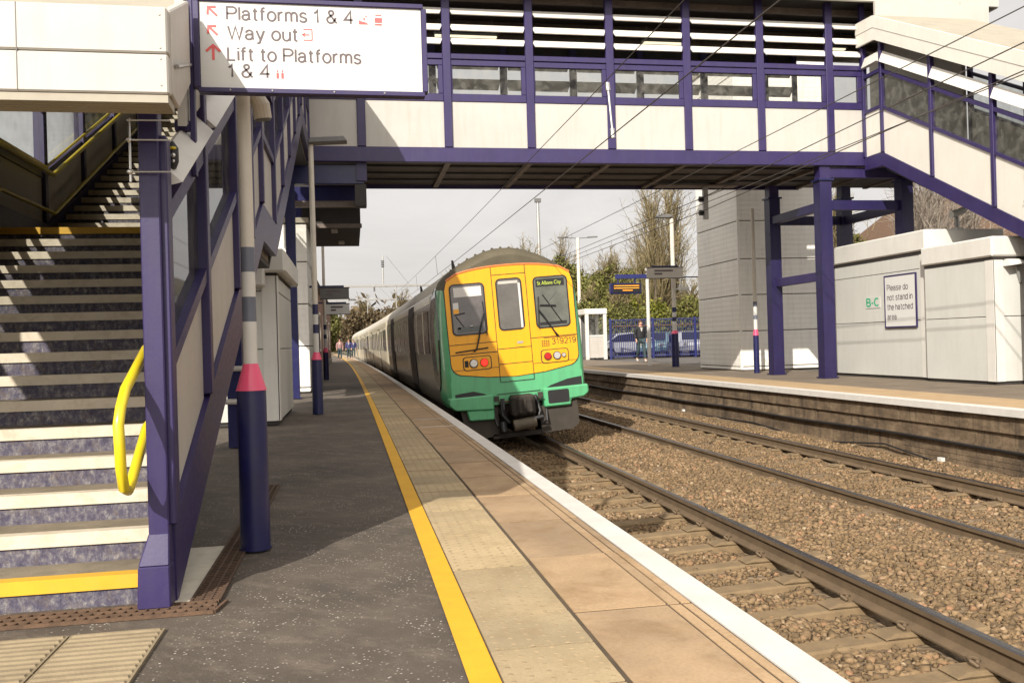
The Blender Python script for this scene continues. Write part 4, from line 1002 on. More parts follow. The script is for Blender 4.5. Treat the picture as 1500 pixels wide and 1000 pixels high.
MB().slant(8.6, -.25 + .35, -.2 + .35, 18.1, 4.72, 4.78, 12.03, 14.22).build('underside', 'dark', rs_)
for y in (13.95,): 
    for x in (12.12, 14.1): MB().box(x - .09, x + .09, y - .09, y + .09, 0, 2.7).build('support_leg', 'navy', rs_, bevel=.01)
MB().box(14.1, 14.2, 18.2, 18.9, 5.1, 8.2).build('end_panel', 'panelgrey', rs_)
hr = MB().tube([(12.12, 18.8, 6.05), (12.12, 18.1, 6.05), (12.12, 9.0, 6.05 - sl * 9.1)], .025, 8).build('handrail', 'yellow', rs_, smooth=True)
t = thing('hoop_pole', (11.75, 13.5, 0), 'thin grey pole with a looped top at the right edge', 'pole')
MB().tube([(11.93, 13.62, 2.78), (11.93, 13.62, 3.52)], .02, 8).build('pole', 'steel', t)
MB().tube([(11.93, 13.62, 3.5), (11.93, 13.8, 3.66), (11.93, 13.82, 3.85), (11.93, 13.7, 3.93), (11.93, 13.58, 3.88), (11.93, 13.56, 3.7), (11.93, 13.72, 3.45), (11.93, 13.88, 3.3)], .012, 6).build('loop', 'steel', t, smooth=True)
mb = MB(); mb.box(12.3, 13.5, 13.9, 14.2, .0, .004); struct(mb.build('yellow_hatching', 'yline'))
mb = MB(); 

# ------------------------------------------------------------------ barrier rails under the left stair
t = thing('barrier_rail', (-.95, 10.2, 0), 'white tubular barrier rail beneath the left stairs behind the striped pole', 'railing')
for z in (.5, .85): MB().tube([(-1.0, 8.6, z), (-1.0, 9.6, z), (-1.6, 9.9, z)], .03, 8).build('rail', 'panelgrey', t, smooth=True)
for y in (8.6, 9.6): MB().tube([(-1.0, y, 0), (-1.0, y, .87)], .03, 8).build('post', 'panelgrey', t)

# ------------------------------------------------------------------ train
TX, TY, TZ, TA = 3.13, 16.3, -.88, R(3.7)
cT, sT = math.cos(TA), math.sin(TA)
def T(u, v, y):
    Y = TY + y
    return (TX + cx(Y) - cx(TY) + u * cT - v * sT, Y, TZ + u * sT + v * cT)
tr = thing('passenger_train', (TX, TY, TZ), 'green and yellow fronted electric passenger train at the near platform', 'train')
half = [(.80, 1.30), (1.0, 1.36), (1.5, 1.375), (2.1, 1.375), (2.75, 1.345), (3.05, 1.30), (3.22, 1.22), (3.36, 1.08), (3.49, .88), (3.62, .64), (3.73, .36), (3.78, .12)]
sect = [(-h, v) for v, h in half] + [(h, v) for v, h in half[::-1]]
def loft(secs, mats, matf, name, parent, cap0=True, cap1=True, bottom=True, smooth=True):
    v = []; f = []; mi = []; n = len(secs[0][1])
    for y, sc in secs: v += [T(u, vv, y) for u, vv in sc]
    for j in range(len(secs) - 1):
        for i in range(n - (0 if bottom else 1)):
            a, b = i, (i + 1) % n
            f.append((j * n + a, (j + 1) * n + a, (j + 1) * n + b, j * n + b)); mi.append(matf(i, j))
    if cap0: f.append(tuple(range(n))); mi.append(matf(-1, 0))
    if cap1: f.append(tuple(range((len(secs) - 1) * n, len(secs) * n))[::-1]); mi.append(matf(-2, 0))
    o = mesh_obj(name, v, f, mats, parent, mi=mi)
    if smooth:
        for p_ in o.data.polygons: p_.use_smooth = True
        em = o.modifiers.new('Edge', 'EDGE_SPLIT'); em.split_angle = R(32)
    return o
def scl(k, dv_top, dv_bot=0):
    out = []
    for u, v in sect:
        vv = v - dv_top * max(0, (v - 2.4) / 1.3) ** 1.3
        out.append((u * k, vv))
    return out
nS = len(sect); nh = len(half)
def isroof(i): return nh - 7 <= i <= nS - nh + 5
# driving carriage
secs = [(0, scl(.905, .19)), (.03, scl(.935, .14)), (.09, scl(.965, .085)), (.22, scl(.985, .04)), (.5, scl(.997, .015)), (1.0, sect)] + [(1.01 + 19 * k / 12, sect) for k in range(13)]
def mf(i, j):
    if i == -1: return 1
    if i == -2: return 3
    if isroof(i): return 2 if j < 6 else 4
    return 1 if j < 5 else 0
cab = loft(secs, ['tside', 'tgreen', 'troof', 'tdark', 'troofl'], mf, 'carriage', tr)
# plates on the side of a carriage
def side_plate(name, mat, parent, y0, y1, v0, v1, proud, sidev=-1, n=1):
    m_ = MB(); hv = lambda v: np.interp(v, [q[0] for q in half], [q[1] for q in half])
    vk = sorted({v0, v1} | {q[0] for q in half if v0 < q[0] < v1})
    yk = ys(y0, y1, 1.7)
    for ya, yb in zip(yk[:-1], yk[1:]):
        for v_a, v_b in zip(vk[:-1], vk[1:]):
            m_.hexa([T(sidev * (hv(vv) + pr), vv, yy) for pr in (-.02, proud) for (yy, vv) in ((ya, v_a), (yb, v_a), (yb, v_b), (ya, v_b))])
    return m_.build(name, mat, parent)
def sides(parent, off, first, pale):
    frm = 'tsidel' if pale else 'tside'  # front carriage takes the shaded copy of the livery, the rest the pale one
    for sd in (-1, 1):
        doors = (6.3, 15.4)
        side_plate('cantrail_stripe', 'tsidel', parent, off + (1.9 if first else .2), off + 19.9, 2.86, 3.02, .01, sd)
        side_plate('window_band', 'tglass' if not pale else 'tdark', parent, off + (2.3 if first else .5), off + 19.6, 1.83, 2.72, .013, sd)
        for dy in doors:
            side_plate('door', 'black' if not pale else 'tdark', parent, off + dy - .1, off + dy + 1.6, .82, 3.0 if not pale else 2.85, .022, sd)
            for q in (.12, .83):
                side_plate('door_leaf', frm, parent, off + dy + q, off + dy + q + .56, .9, 2.8, .03, sd) if pale else None
                if pale: side_plate('door_window', 'tglass', parent, off + dy + q + .06, off + dy + q + .5, 1.8, 2.6, .036, sd)
        k = off + (2.6 if first else .8)
        for ww in (3.4, 5.2, 8.2, 10.0, 11.8, 13.6, 17.3, 18.6):
            yy = off + ww
            side_plate('window_pillar', 'tsidel' if not pale else frm, parent, yy, yy + (.12 if not pale else .3), 1.8, 2.75, .02, sd)
sides(cab, 0, True, False)
# black swoosh behind the cab
for sd in (-1, 1):
    m_ = MB(); pts = []
    for k in range(20):
        a = 2 * math.pi * k / 20; pts.append((1.05 + .72 * math.cos(a), 2.1 + 1.02 * math.sin(a)))
    hv = lambda v: np.interp(v, [q[0] for q in half], [q[1] for q in half])
    m_.prism(pts, lambda a, b: T(sd * (hv(b) - .02), b, a), lambda a, b: T(sd * (hv(b) + .02), b, a)); m_.build('cab_side_panel', 'tdark', cab)
# following carriages
for c in range(1, 4):
    off = 20.6 * c
    mf2 = lambda i, j: 2 if isroof(i) else (3 if i < 0 else 0)
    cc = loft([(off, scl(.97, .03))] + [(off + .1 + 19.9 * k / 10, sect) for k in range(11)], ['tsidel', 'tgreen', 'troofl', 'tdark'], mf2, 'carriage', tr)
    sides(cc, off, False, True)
    m_ = MB(); P8 = [T(*q) for q in ((-.6, 1.0, off - .62), (.6, 1.0, off - .62), (.6, 1.0, off + .02), (-.6, 1.0, off + .02), (-.6, 3.1, off - .62), (.6, 3.1, off - .62), (.6, 3.1, off + .02), (-.6, 3.1, off + .02))]
    m_.hexa(P8).build('gangway', 'black', tr)
def tbox(m_, u0, u1, v0, v1, y0, y1, mi=0):
    return m_.hexa([T(u0, v0, y0), T(u1, v0, y0), T(u1, v0, y1), T(u0, v0, y1), T(u0, v1, y0), T(u1, v1, y0), T(u1, v1, y1), T(u0, v1, y1)], mi)
for c in range(4):
    off = 20.6 * c; m_ = MB(); tbox(m_, -1.15, 1.15, .35, .82, off + .9, off + 19.6); m_.build('underframe', 'grime', tr)
    for b in (3.0, 16.5):
        m_ = MB(); tbox(m_, -1.1, 1.1, .25, .7, off + b - 1.4, off + b + 1.4)
        for wy in (-1.1, 1.1):
            for u in (-.75, .75): m_.tube([T(u - .06, .42, off + b + wy), T(u + .06, .42, off + b + wy)], .42, 16)
        m_.build('bogie', 'grime', tr)
# --- front details.  plane y ~ -.0x, outline of the yellow panel
def fplate(name, mat, poly, d0, d1, parent, bevel=0, rake=.0):
    m_ = MB(); m_.prism(poly[::-1], lambda a, b: T(a, b, d1), lambda a, b: T(a, b, d0)); return m_.build(name, mat, parent, bevel=bevel)
def rrect(u0, u1, v0, v1, r, n=4):
    out = []
    for cxx, cyy, a0 in ((u1 - r, v1 - r, 0), (u0 + r, v1 - r, 90), (u0 + r, v0 + r, 180), (u1 - r, v0 + r, 270)):
        for k in range(n + 1):
            a = R(a0 + 90 * k / n); out.append((cxx + r * math.cos(a), cyy + r * math.sin(a)))
    return out
yel = []
for k in range(13):
    u = -1.18 + 2.36 * k / 12; yel.append((u, 3.375 - .155 * (abs(u) / 1.18) ** 2.4 - (.06 if abs(u) > 1.1 else 0)))
yel = yel[::-1]
yp = [(1.225, 3.0), (1.225, 2.2), (1.22, 1.75)]
for k in range(6):
    a = R(90 * k / 5); yp.append((.98 + .24 * math.cos(a), 1.62 - .24 * math.sin(a) * .9))
yp += [(.55, 1.335), (0, 1.30), (-.55, 1.335)]
right = [p for p in yp]
left = [(-u, v) for u, v in yp[:-3][::-1]]
poly = yel[::-1] + []
outline = [(u, v) for u, v in yel[::-1]]            # left -> right along the top
outline = outline + right + left                      # down the right side, along the bottom, up the left
fplate('front_panel', 'tyellow', outline[::-1], -.012, .05, cab)
og = [(u * 1.012, (v - 2.35) * 1.012 + 2.35) for u, v in outline]; fplate('panel_edge', 'black', og[::-1], -.008, .05, cab)
D = -.013
rp = [(u, v) for u, v in scl(.9, .19) if v > 3.0]
rp = [(u * 1.003, v + .006) for u, v in rp]
fplate('roof_front', 'troof', rp[::-1], -.005, .05, cab)
MB().tube([T(u, v + .018, -.006) for u, v in yel[::-1]], .02, 6).build('roof_trim', 'orangetrim', cab, smooth=True)
def seam(pts, wd=.012):
    m_ = MB()
    for (a, b), (c, d) in zip(pts[:-1], pts[1:]):
        L_ = math.hypot(c - a, d - b); nx_, ny_ = -(d - b) / L_ * wd / 2, (c - a) / L_ * wd / 2
        m_.hexa([T(a + nx_, b + ny_, D), T(a - nx_, b - ny_, D), T(c - nx_, d - ny_, D), T(c + nx_, d + ny_, D), T(a + nx_, b + ny_, D - .003), T(a - nx_, b - ny_, D - .003), T(c - nx_, d - ny_, D - .003), T(c + nx_, d + ny_, D - .003)])
    m_.build('panel_seam', 'black', cab)
seam([(-.325, 3.38), (-.325, 1.21), (.325, 1.21), (.325, 3.38)]); seam([(-.325, 3.22), (.325, 3.22)])
seam([(-1.22, 1.98), (-.33, 1.98)]); seam([(.33, 1.98), (1.22, 1.98)]); seam([(-.32, 1.83), (.32, 1.83)])
seam([(-1.21, 1.79), (-.33, 1.79)], .016); seam([(-.32, 1.545), (.32, 1.545)]); seam([(-1.18, 1.5), (-.33, 1.5)], .008); seam([(.33, 1.5), (1.18, 1.5)], .008)
seam([(-.42, .99), (.42, .99)])
for u0, u1, v0, v1, gl in ((-1.115, -.50, 2.17, 3.08, 'cabglass'), (.48, 1.10, 2.17, 3.10, 'cabglass2'), (-.235, .215, 2.19, 3.12, 'doorglass')):
    w_ = fplate('windscreen', 'black', rrect(u0 - .025, u1 + .025, v0 - .025, v1 + .025, .09), -.022, .02, cab)
    fplate('glass', gl, rrect(u0, u1, v0, v1, .07), -.026, .0, w_)
def fp(name, mat, u0, u1, v0, v1, d=-.029): m_ = MB(); tbox(m_, u0, u1, v0, v1, d, d + .004); return m_.build(name, mat, cab)
fp('blind', 'white', -1.06, -.54, 2.86, 3.04); fp('warning_sticker', 'tyellow', -1.09, -.99, 2.56, 2.64); fp('warning_sticker', 'signwhite', -1.09, -.99, 2.64, 2.76)
fp('door_window_edge', 'white', .165, .205, 2.2, 3.04); fp('door_window_edge', 'panelgrey', -.21, .165, 3.04, 3.09)
fp('desk', 'tdark', -1.05, -.56, 2.2, 2.3); fp('desk_item', 'white', -1.03, -.98, 2.26, 2.3); fp('desk_item', 'white', -.8, -.75, 2.28, 2.32)
fp('desk', 'black', .53, 1.05, 2.2, 2.26)
fp('destination_display', 'black', .51, 1.06, 2.93, 3.07)
text('destination_text', 'St Albans City', T(.54, 2.965, -.031), Vector(T(1, 0, 0)) - Vector(T(0, 0, 0)), Vector(T(0, 1, 0)) - Vector(T(0, 0, 0)), 'led', cab, width=.46, height=.1)
stroke_text('unit_number', '319219', T(.73, 1.83, -.0145), Vector(T(1, 0, 0)) - Vector(T(0, 0, 0)), Vector(T(0, 1, 0)) - Vector(T(0, 0, 0)), 'black', cab, .46, .105, .12)
m_ = MB()
for i in range(4):
    for j in range(4): tbox(m_, .53 + i * .04, .555 + i * .04, 1.80 + j * .032, 1.817 + j * .032, D - .003, D)
tbox(m_, .57, 1.2, 1.955, 1.965, D - .004, D)
m_.build('vent_grille', 'black', cab)
# wipers, seen inside and outside the glass
def bar(name, pts, r, mat='black'): MB().tube([T(*p_) for p_ in pts], r, 6).build(name, mat, cab)
bar('wiper', [(-.78, 1.83, -.05), (-.72, 1.88, -.06), (-.60, 2.3, -.06), (-.53, 2.52, -.05)], .014); bar('wiper', [(-.74, 1.84, -.045), (-.66, 2.05, -.055), (-.55, 2.5, -.05)], .010); bar('wiper_blade', [(-.535, 2.75, -.045), (-.50, 2.12, -.045)], .010)
bar('wiper', [(.86, 1.98, -.05), (.80, 2.05, -.06), (.60, 2.38, -.06), (.52, 2.50, -.05)], .014); bar('wiper', [(.83, 1.98, -.045), (.7, 2.22, -.055), (.53, 2.46, -.05)], .010); bar('wiper_blade', [(.535, 2.75, -.045), (.50, 2.15, -.045)], .010)
bar('cab_equipment', [(.56, 2.58, -.028), (.86, 2.55, -.028)], .022); bar('cab_equipment', [(.62, 2.78, -.028), (.95, 2.25, -.028)], .012); bar('cab_equipment', [(.7, 2.62, -.028), (.88, 2.8, -.028)], .006)
bar('cab_equipment', [(-1.08, 2.53, -.028), (-.88, 2.56, -.028)], .012); bar('cab_equipment', [(-1.05, 2.5, -.028), (-.92, 2.3, -.028)], .010)
bar('handrail', [(-1.12, 1.84, -.03), (-.5, 1.88, -.03)], .012); 
m_ = MB(); tbox(m_, .02, .2, 1.84, 1.99, D - .004, D); m_.build('lock_plate', 'tyellow', cab); m_ = MB(); tbox(m_, .06, .17, 1.905, 1.945, D - .012, D - .004); m_.build('door_handle', 'chrome', cab)
# lamp clusters
for u0, u1, lamps in ((-.99, -.47, ((-.80, 'lampclear', .078), (-.60, 'lampred', .072))), (.5, 1.02, ((.62, 'lampredoff', .068), (.80, 'lampclear', .072), (.93, 'lampclear', .04)))):
    fplate('lamp_surround', 'black', rrect(u0 - .012, u1 + .012, 1.48, 1.74, .06), -.018, .0, cab); fplate('lamp_panel', 'tyellow', rrect(u0 + .006, u1 - .006, 1.495, 1.725, .05), -.021, .0, cab)
    for u, mm, r in lamps:
        m_ = MB(); m_.tube([T(u, 1.61, -.015), T(u, 1.61, -.04)], [r * 1.12, r * 1.05], 18); h_ = m_.build('lamp_ring', 'grime', cab)
        m_ = MB(); m_.tube([T(u, 1.61, -.035), T(u, 1.61, -.046)], [r, r * .8], 18); m_.build('lamp', mm, cab)
fp('socket', 'grime', -.97, -.90, 1.55, 1.67, -.026)
# lower green valance and bumpers with rounded outer ends
def bumper(u0, u1, v0, v1, d, name='bumper', slit=None):
    o_ = fplate(name, 'tgreen', rrect(u0, u1, v0, v1, .03, 2), -d, .3, cab, bevel=.02); return o_
fplate('valance', 'tgreen', [(-1.26, 1.30), (1.26, 1.30), (1.26, 1.0), (.55, .98), (-.55, .98), (-1.26, 1.0)], -.004, .06, cab)
fplate('bumper', 'tgreen', [(-1.33, 1.00), (-.50, 1.00), (-.50, .72), (-.52, .72), (-1.22, .76), (-1.33, .86)], -.09, .4, cab, bevel=.025)
fplate('bumper_step', 'tgreen', [(-1.02, .75), (-.50, .72), (-.50, .53), (-.98, .55)], -.06, .4, cab, bevel=.02)
fplate('bumper_recess', 'black', [(-1.2, 1.06), (-.85, 1.09), (-.66, 1.03), (-.6, 1.0), (-1.2, 1.0)], -.01, .0, cab)
fplate('bumper', 'tgreen', [(.46, 1.02), (1.34, 1.02), (1.34, .86), (1.24, .79), (.98, .77), (.98, .66), (.46, .66)], -.09, .4, cab, bevel=.025)
fplate('bumper_opening', 'black', rrect(.54, .95, .72, .97, .03, 2), -.093, -.05, cab)
fplate('bumper_recess', 'black', [(1.24, 1.18), (.95, 1.15), (.62, 1.06), (.55, 1.02), (1.24, 1.02)], -.01, .0, cab)
# grubby under-front: plough plates, coupler
fplate('plough', 'grimel', [(-1.12, .74), (-.42, .74), (-.42, .22), (-.85, .18), (-1.05, .34)], .02, .10, cab); fplate('plough', 'grimel', [(.38, .68), (1.12, .76), (1.12, .3), (1.0, .2), (.38, .18)], .0, .08, cab)
m_ = MB(); tbox(m_, -.55, .55, .16, .24, .02, .2); tbox(m_, -.46, .44, .62, 1.0, .1, .5); m_.build('buffer_beam', 'grime', cab)
m_ = MB(); tbox(m_, -.20, .24, .56, .95, -.32, .1); tbox(m_, -.12, .0, .60, .92, -.40, -.3); tbox(m_, .06, .18, .60, .9, -.44, -.3); m_.build('coupler_head', 'grime', cab, bevel=.04)
m_ = MB(); m_.tube([T(-.2, .40, -.3), T(.22, .44, -.3)], .105, 16); m_.build('coupler_box', 'bufferroll', cab); m_ = MB()
m_.tube([T(.16, .5, -.34), T(.36, .52, -.34)], .04, 10); m_.tube([T(-.36, .46, -.05), T(-.36, .28, -.1)], .07, 10); m_.tube([T(-.34, .9, -.05), T(-.36, .6, -.12), T(-.25, .45, -.15)], .03, 8); m_.tube([T(.3, .92, -.05), T(.36, .62, -.12), T(.3, .5, -.15)], .03, 8); m_.tube([T(.1, .83, -.2), T(.3, .86, -.15), T(.5, .80, -.06)], .012, 6, mi=0)
for q in range(5): m_.tube([T(-.3 + q * .13, .9, -.02), T(-.33 + q * .14, .7 - .05 * (q % 2), -.14), T(-.28 + q * .13, .5, -.1)], .018, 6)
for u in (-.5, .5): m_.tube([T(u, .62, -.02), T(u * .95, .42, -.12), T(u * .8, .36, -.02)], .022, 6)
m_.build('hose', 'black', cab, smooth=True)
m_ = MB(); m_.tube([T(-.4, .84, -.04), T(.4, .84, -.04)], .02, 6); m_.build('jumper_bar', 'rust', cab)
for u in (-.44, .4): fp('jumper_socket', 'grimel', u - .05, u + .05, .86, .96, -.06)
# roof rivets along the dome, pantograph well clutter
m_ = MB()
for k in range(13):
    a = -1.0 + 2.0 * k / 12; v_ = np.interp(abs(a), [.12, .36, .64, .88, 1.08], [3.78, 3.73, 3.62, 3.49, 3.36]); p_ = T(a, v_ - .01, .52); m_.ball(p_, .03, 6)
m_.build('roof_rivets', 'troof', cab)
for u, v_, y in ((-.85, 3.52, 1.2), (-1.0, 3.42, 7.0)): m_ = MB(); m_.tube([T(u, v_ - .1, y), T(u - .02, v_ + .14, y)], [.05, .02], 6); m_.build('roof_horn', 'black', cab)

# ------------------------------------------------------------------ overhead line
def wire(x, z, y0, y1, r, label, sag=0, x1=None, z1=None):
    x1 = x if x1 is None else x1; z1 = z if z1 is None else z1; P_ = []
    for i in range(25):
        k = i / 24; y = y0 + (y1 - y0) * k; P_.append((x + (x1 - x) * k + (cx(y) if y > 22 else cx(22) * max(0, y) / 22), y, z + (z1 - z) * k - sag * 4 * k * (1 - k)))
    tag(MB().tube(P_, r * .78, 6).build('overhead_wire', 'wire', smooth=True), label, 'wire', 'overhead line wires')
wire(3.05, 4.07, -2, 110, .008, 'carrier wire above the near track passing under the bridge'); wire(3.10, 3.43, -2, 110, .009, 'contact wire running low above the train roof')
wire(7.15, 4.45, -2, 110, .009, 'upper wire over the far track crossing the right stair roof'); wire(7.2, 3.76, -2, 110, .008, 'contact wire low over the far track')
wire(9.05, 4.62, 21.5, -2, .012, 'upper feeder wire running from the bridge insulator towards the viewer', x1=9.0, z1=5.15); wire(9.03, 4.27, 21.5, -2, .012, 'lower feeder wire running from the bridge insulator towards the viewer', x1=8.95, z1=4.72)
wire(9.05, 4.62, 21.6, 110, .012, 'upper feeder wire running from the bridge insulator into the distance'); wire(9.03, 4.27, 21.6, 110, .012, 'lower feeder wire running from the bridge insulator into the distance')
for k, y in enumerate((30, 38, 47)):
    tag(MB().tube([(3.05 + cx(y), y, 4.06), (3.1 + cx(y), y, 3.44)], .006, 5).build('dropper', 'wire'), ('nearest', 'middle', 'farthest')[k] + ' thin dropper joining the two wires above the train roof', 'wire', 'droppers of the near track')
t = thing('section_insulator', (3.07, 10, 3.45), 'steel turnbuckle joining the two near track wires before the bridge', 'insulator')
MB().tube([(3.05, 10, 4.07), (3.06, 10, 3.98)], .03, 8).build('clamp', 'chrome', t); MB().tube([(3.06, 10, 3.98), (3.095, 10, 3.52)], .014, 8).build('rod', 'chrome', t); MB().tube([(3.095, 10, 3.53), (3.1, 10, 3.42)], .03, 8).build('clamp', 'chrome', t)
t = thing('insulator_bracket', (9.15, 21.5, 4.1), 'drop bracket with two black insulators hanging under the bridge', 'insulator')
MB().box(9.09, 9.21, 21.55, 21.67, 4.1, 4.94).build('drop_post', 'steel', t, bevel=.01); MB().box(7.8, 10.0, 21.4, 21.8, 4.94, 4.965).build('top_plate', 'beam', t)
for z in (4.62, 4.27):
    m_ = MB(); m_.tube([(9.12, 21.6, z), (8.98, 21.6, z), (8.98, 21.55, z)], .03, 8)
    for k in range(3): m_.tube([(9.07 - k * .04, 21.6, z), (9.06 - k * .04, 21.6, z)], .075, 12)
    m_.build('insulator', 'black', t)
def gantry(y, x0, x1, zb, label, top, xm):
    t = thing('line_gantry', ((x0 + x1) / 2 + cx(y), y, 0), label, 'gantry', 'overhead line gantries'); o_ = cx(y)
    for x in (x0, x1): MB().box(x + o_ - .1, x + o_ + .1, y - .1, y + .1, -.5, zb + .12).build('mast', 'steel', t)
    MB().box(x0 + o_, x1 + o_, y - .08, y + .08, zb, zb + .14).build('beam', 'steel', t); MB().box(x0 + o_, x1 + o_, y + .5, y + .6, zb - .02, zb + .1).build('beam', 'steel', t)
    MB().tube([(xm + o_, y, zb), (xm + o_, y, zb + top)], .07, 6).build('upright', 'steel', t); MB().tube([(xm + o_ + .3, y, zb + top), (xm + o_ + 2.4, y, zb)], .025, 5).build('stay', 'steel', t)
    for x in (3.0, 7.2):
        MB().tube([(x + o_ - 2.2, y, zb - 1.1), (x + o_ - .3, y, zb - 1.15), (x + o_, y, zb - 1.1)], .04, 5).build('registration_arm', 'steel', t); MB().tube([(x + o_ - 2.2, y, zb), (x + o_ - 2.2, y, zb - 1.9)], .05, 6).build('drop_tube', 'steel', t); m_ = MB()
        for q in range(4): m_.tube([(x + o_ - 2.1 + q * .16, y, zb - 1.1), (x + o_ - 2.02 + q * .16, y, zb - 1.1)], .1, 8)
        m_.build('insulator', 'black', t)
    m_ = MB()
    for q in range(4): m_.tube([(xm + o_, y, zb + top - 1.0 + q * .16), (xm + o_, y, zb + top - .92 + q * .16)], .13, 8)
    m_.build('insulator', 'black', t)
    return t
gantry(78, -.9, 12.5, 6.3, 'nearer thin portal gantry across the tracks beyond the train', 2.7, 3.9)
gantry(125, -1.5, 14, 7.6, 'farther gantry seen just above the train roof', 2.2, 6.0)

# ------------------------------------------------------------------ booth, fence
t = thing('shelter_booth', (13, 46.3, 0), 'white framed glazed booth at the end of the opposite platform', 'shelter')
x0, x1, y0, y1 = 12.5, 13.5, 46, 47.6
for x in (x0, x1):
    for y in (y0, y1): MB().box(x - .09, x + .09, y - .09, y + .09, 0, 2.62).build('post', 'white', t, bevel=.01)
MB().box(x0 - .12, x1 + .12, y0 - .12, y1 + .12, 2.45, 2.75).build('roof', 'white', t, bevel=.02); MB().box(x0 + .09, x1 - .09, y0 - .02, y0 + .02, 0.1, 1.25).build('lower_panel', 'panelgrey', t)
MB().box(x0 + .09, x1 - .09, y0 - .01, y0 + .01, 1.33, 2.4).build('glass', 'glass', t); MB().box(x0 + .09, x1 - .09, y0 - .04, y0 + .04, 1.25, 1.33).build('rail', 'white', t)
MB().box(x0 + .1, x1 - .1, y1 - .02, y1 + .02, .1, 2.4).build('back_panel', 'greylamp', t)
t = thing('fence', (16, 45.0, 0), 'blue mesh fence along the car park behind the opposite platform', 'fence')
def fence_seg(xa, ya, xb, yb):
    L_ = math.hypot(xb - xa, yb - ya); dx, dy = (xb - xa) / L_, (yb - ya) / L_
    m_ = MB(); k = 0
    while k < L_:
        x, y = xa + dx * k, ya + dy * k; m_.box(x - .015, x + .015, y - .01, y + .01, .08, 2.08); k += .1
    m_.build('mesh_panel', 'fence', t)
    for z in (.15, 1.75, 2.08): MB().tube([(xa, ya, z), (xb, yb, z)], .03, 5).build('rail', 'fence' if z != 1.75 else 'rust', t)
    k = 0
    while k <= L_: MB().box(xa + dx * k - .05, xa + dx * k + .05, ya + dy * k - .09, ya + dy * k - .01, 0, 2.16).build('post', 'fence', t); k += 2.3
fence_seg(13.55, 45.2, 22.5, 44.4); fence_seg(12.0, 60, 13.5, 47.9)

# ------------------------------------------------------------------ cars
def car(x, y, rot, mat, label, s=1.0):
    t = thing('parked_car', (x, y, 0), label, 'car', 'cars parked behind the blue fence')
    ca_, sa_ = math.cos(rot), math.sin(rot)
    W = lambda a, b, c: (x + (a * ca_ - b * sa_) * s, y + (a * sa_ + b * ca_) * s, c * s - .03)
    pr = [(-2.1, .35), (-2.12, .62), (-2.0, .84), (-1.45, .93), (-.75, 1.38), (.1, 1.46), (1.0, 1.40), (1.7, .98), (2.05, .90), (2.12, .6), (2.08, .35)]
    v = []; f = []
    for wv, k in ((-.84, 1), (-.72, 1.0), (.72, 1.0), (.84, 1)):
        for a, c in pr:
            tuck = .14 * max(0, (c - .9) / .5); v.append(W(a, math.copysign(abs(wv) - tuck if abs(wv) > .8 else abs(wv) - tuck * .8, wv), c))
    n = len(pr)
    for j in range(3):
        for i in range(n): f.append((j * n + i, j * n + (i + 1) % n, (j + 1) * n + (i + 1) % n, (j + 1) * n + i))
    f.append(tuple(range(n))[::-1]); f.append(tuple(range(3 * n, 4 * n)))
    b = mesh_obj('body', v, f, mat, t, bevel=.03)
    for sd in (-1, 1):
        m_ = MB(); q = [(-1.3, .97), (-.72, 1.33), (.1, 1.40), (.95, 1.34), (1.5, .99)]
        m_.prism(q if sd > 0 else q[::-1], lambda a, c: W(a, sd * (.84 - .14 * max(0, (c - .9) / .5)) - sd * .01, c), lambda a, c: W(a, sd * (.84 - .14 * max(0, (c - .9) / .5)) + sd * .012, c)); m_.build('side_window', 'tglass', t)
        for a in (-1.3, 1.3):
            w_ = MB().tube([W(a, sd * .68, .32), W(a, sd * .87, .32)], .32 * s, 18).build('wheel', 'black', t); MB().tube([W(a, sd * .86, .32), W(a, sd * .885, .32)], .2 * s, 12).build('rim', 'chrome', w_)
        m_ = MB(); m_.prism([(sd * .5 - .14, .66), (sd * .5 + .14, .66), (sd * .5 + .14, .8), (sd * .5 - .14, .8)], lambda a, c: W(-2.0, a, c), lambda a, c: W(-2.14, a, c)); m_.build('headlight', 'lampclear', t)
        m_ = MB(); m_.prism([(sd * .6 - .1, .7), (sd * .6 + .1, .7), (sd * .6 + .1, .88), (sd * .6 - .1, .88)], lambda a, c: W(2.0, a, c), lambda a, c: W(2.13, a, c)); m_.build('tail_light', 'lampredoff', t)
    m_ = MB(); P_ = [W(-1.42, -.62, .965), W(-1.42, .62, .965), W(-.77, .55, 1.39), W(-.77, -.55, 1.39)]; m_.add(P_, [(0, 1, 2, 3)]); m_.v = [(a, b_, c + .012) for a, b_, c in m_.v]; m_.build('windscreen', 'tglass', t)
    return t
car(15.2, 48.2, R(12), 'carsilver', 'silver car behind the fence nearest the glazed booth'); car(17.6, 49.0, R(60), 'carteal', 'teal car nose on behind the walking man')
car(19.3, 48.4, R(75), 'carsilver', 'silver car parked behind the lamp post'); car(20.6, 47.6, R(100), 'carblue', 'blue car at the right end by the lift tower'); car(16.5, 53, R(5), 'carwhite', 'white car parked in the second row behind the fence')

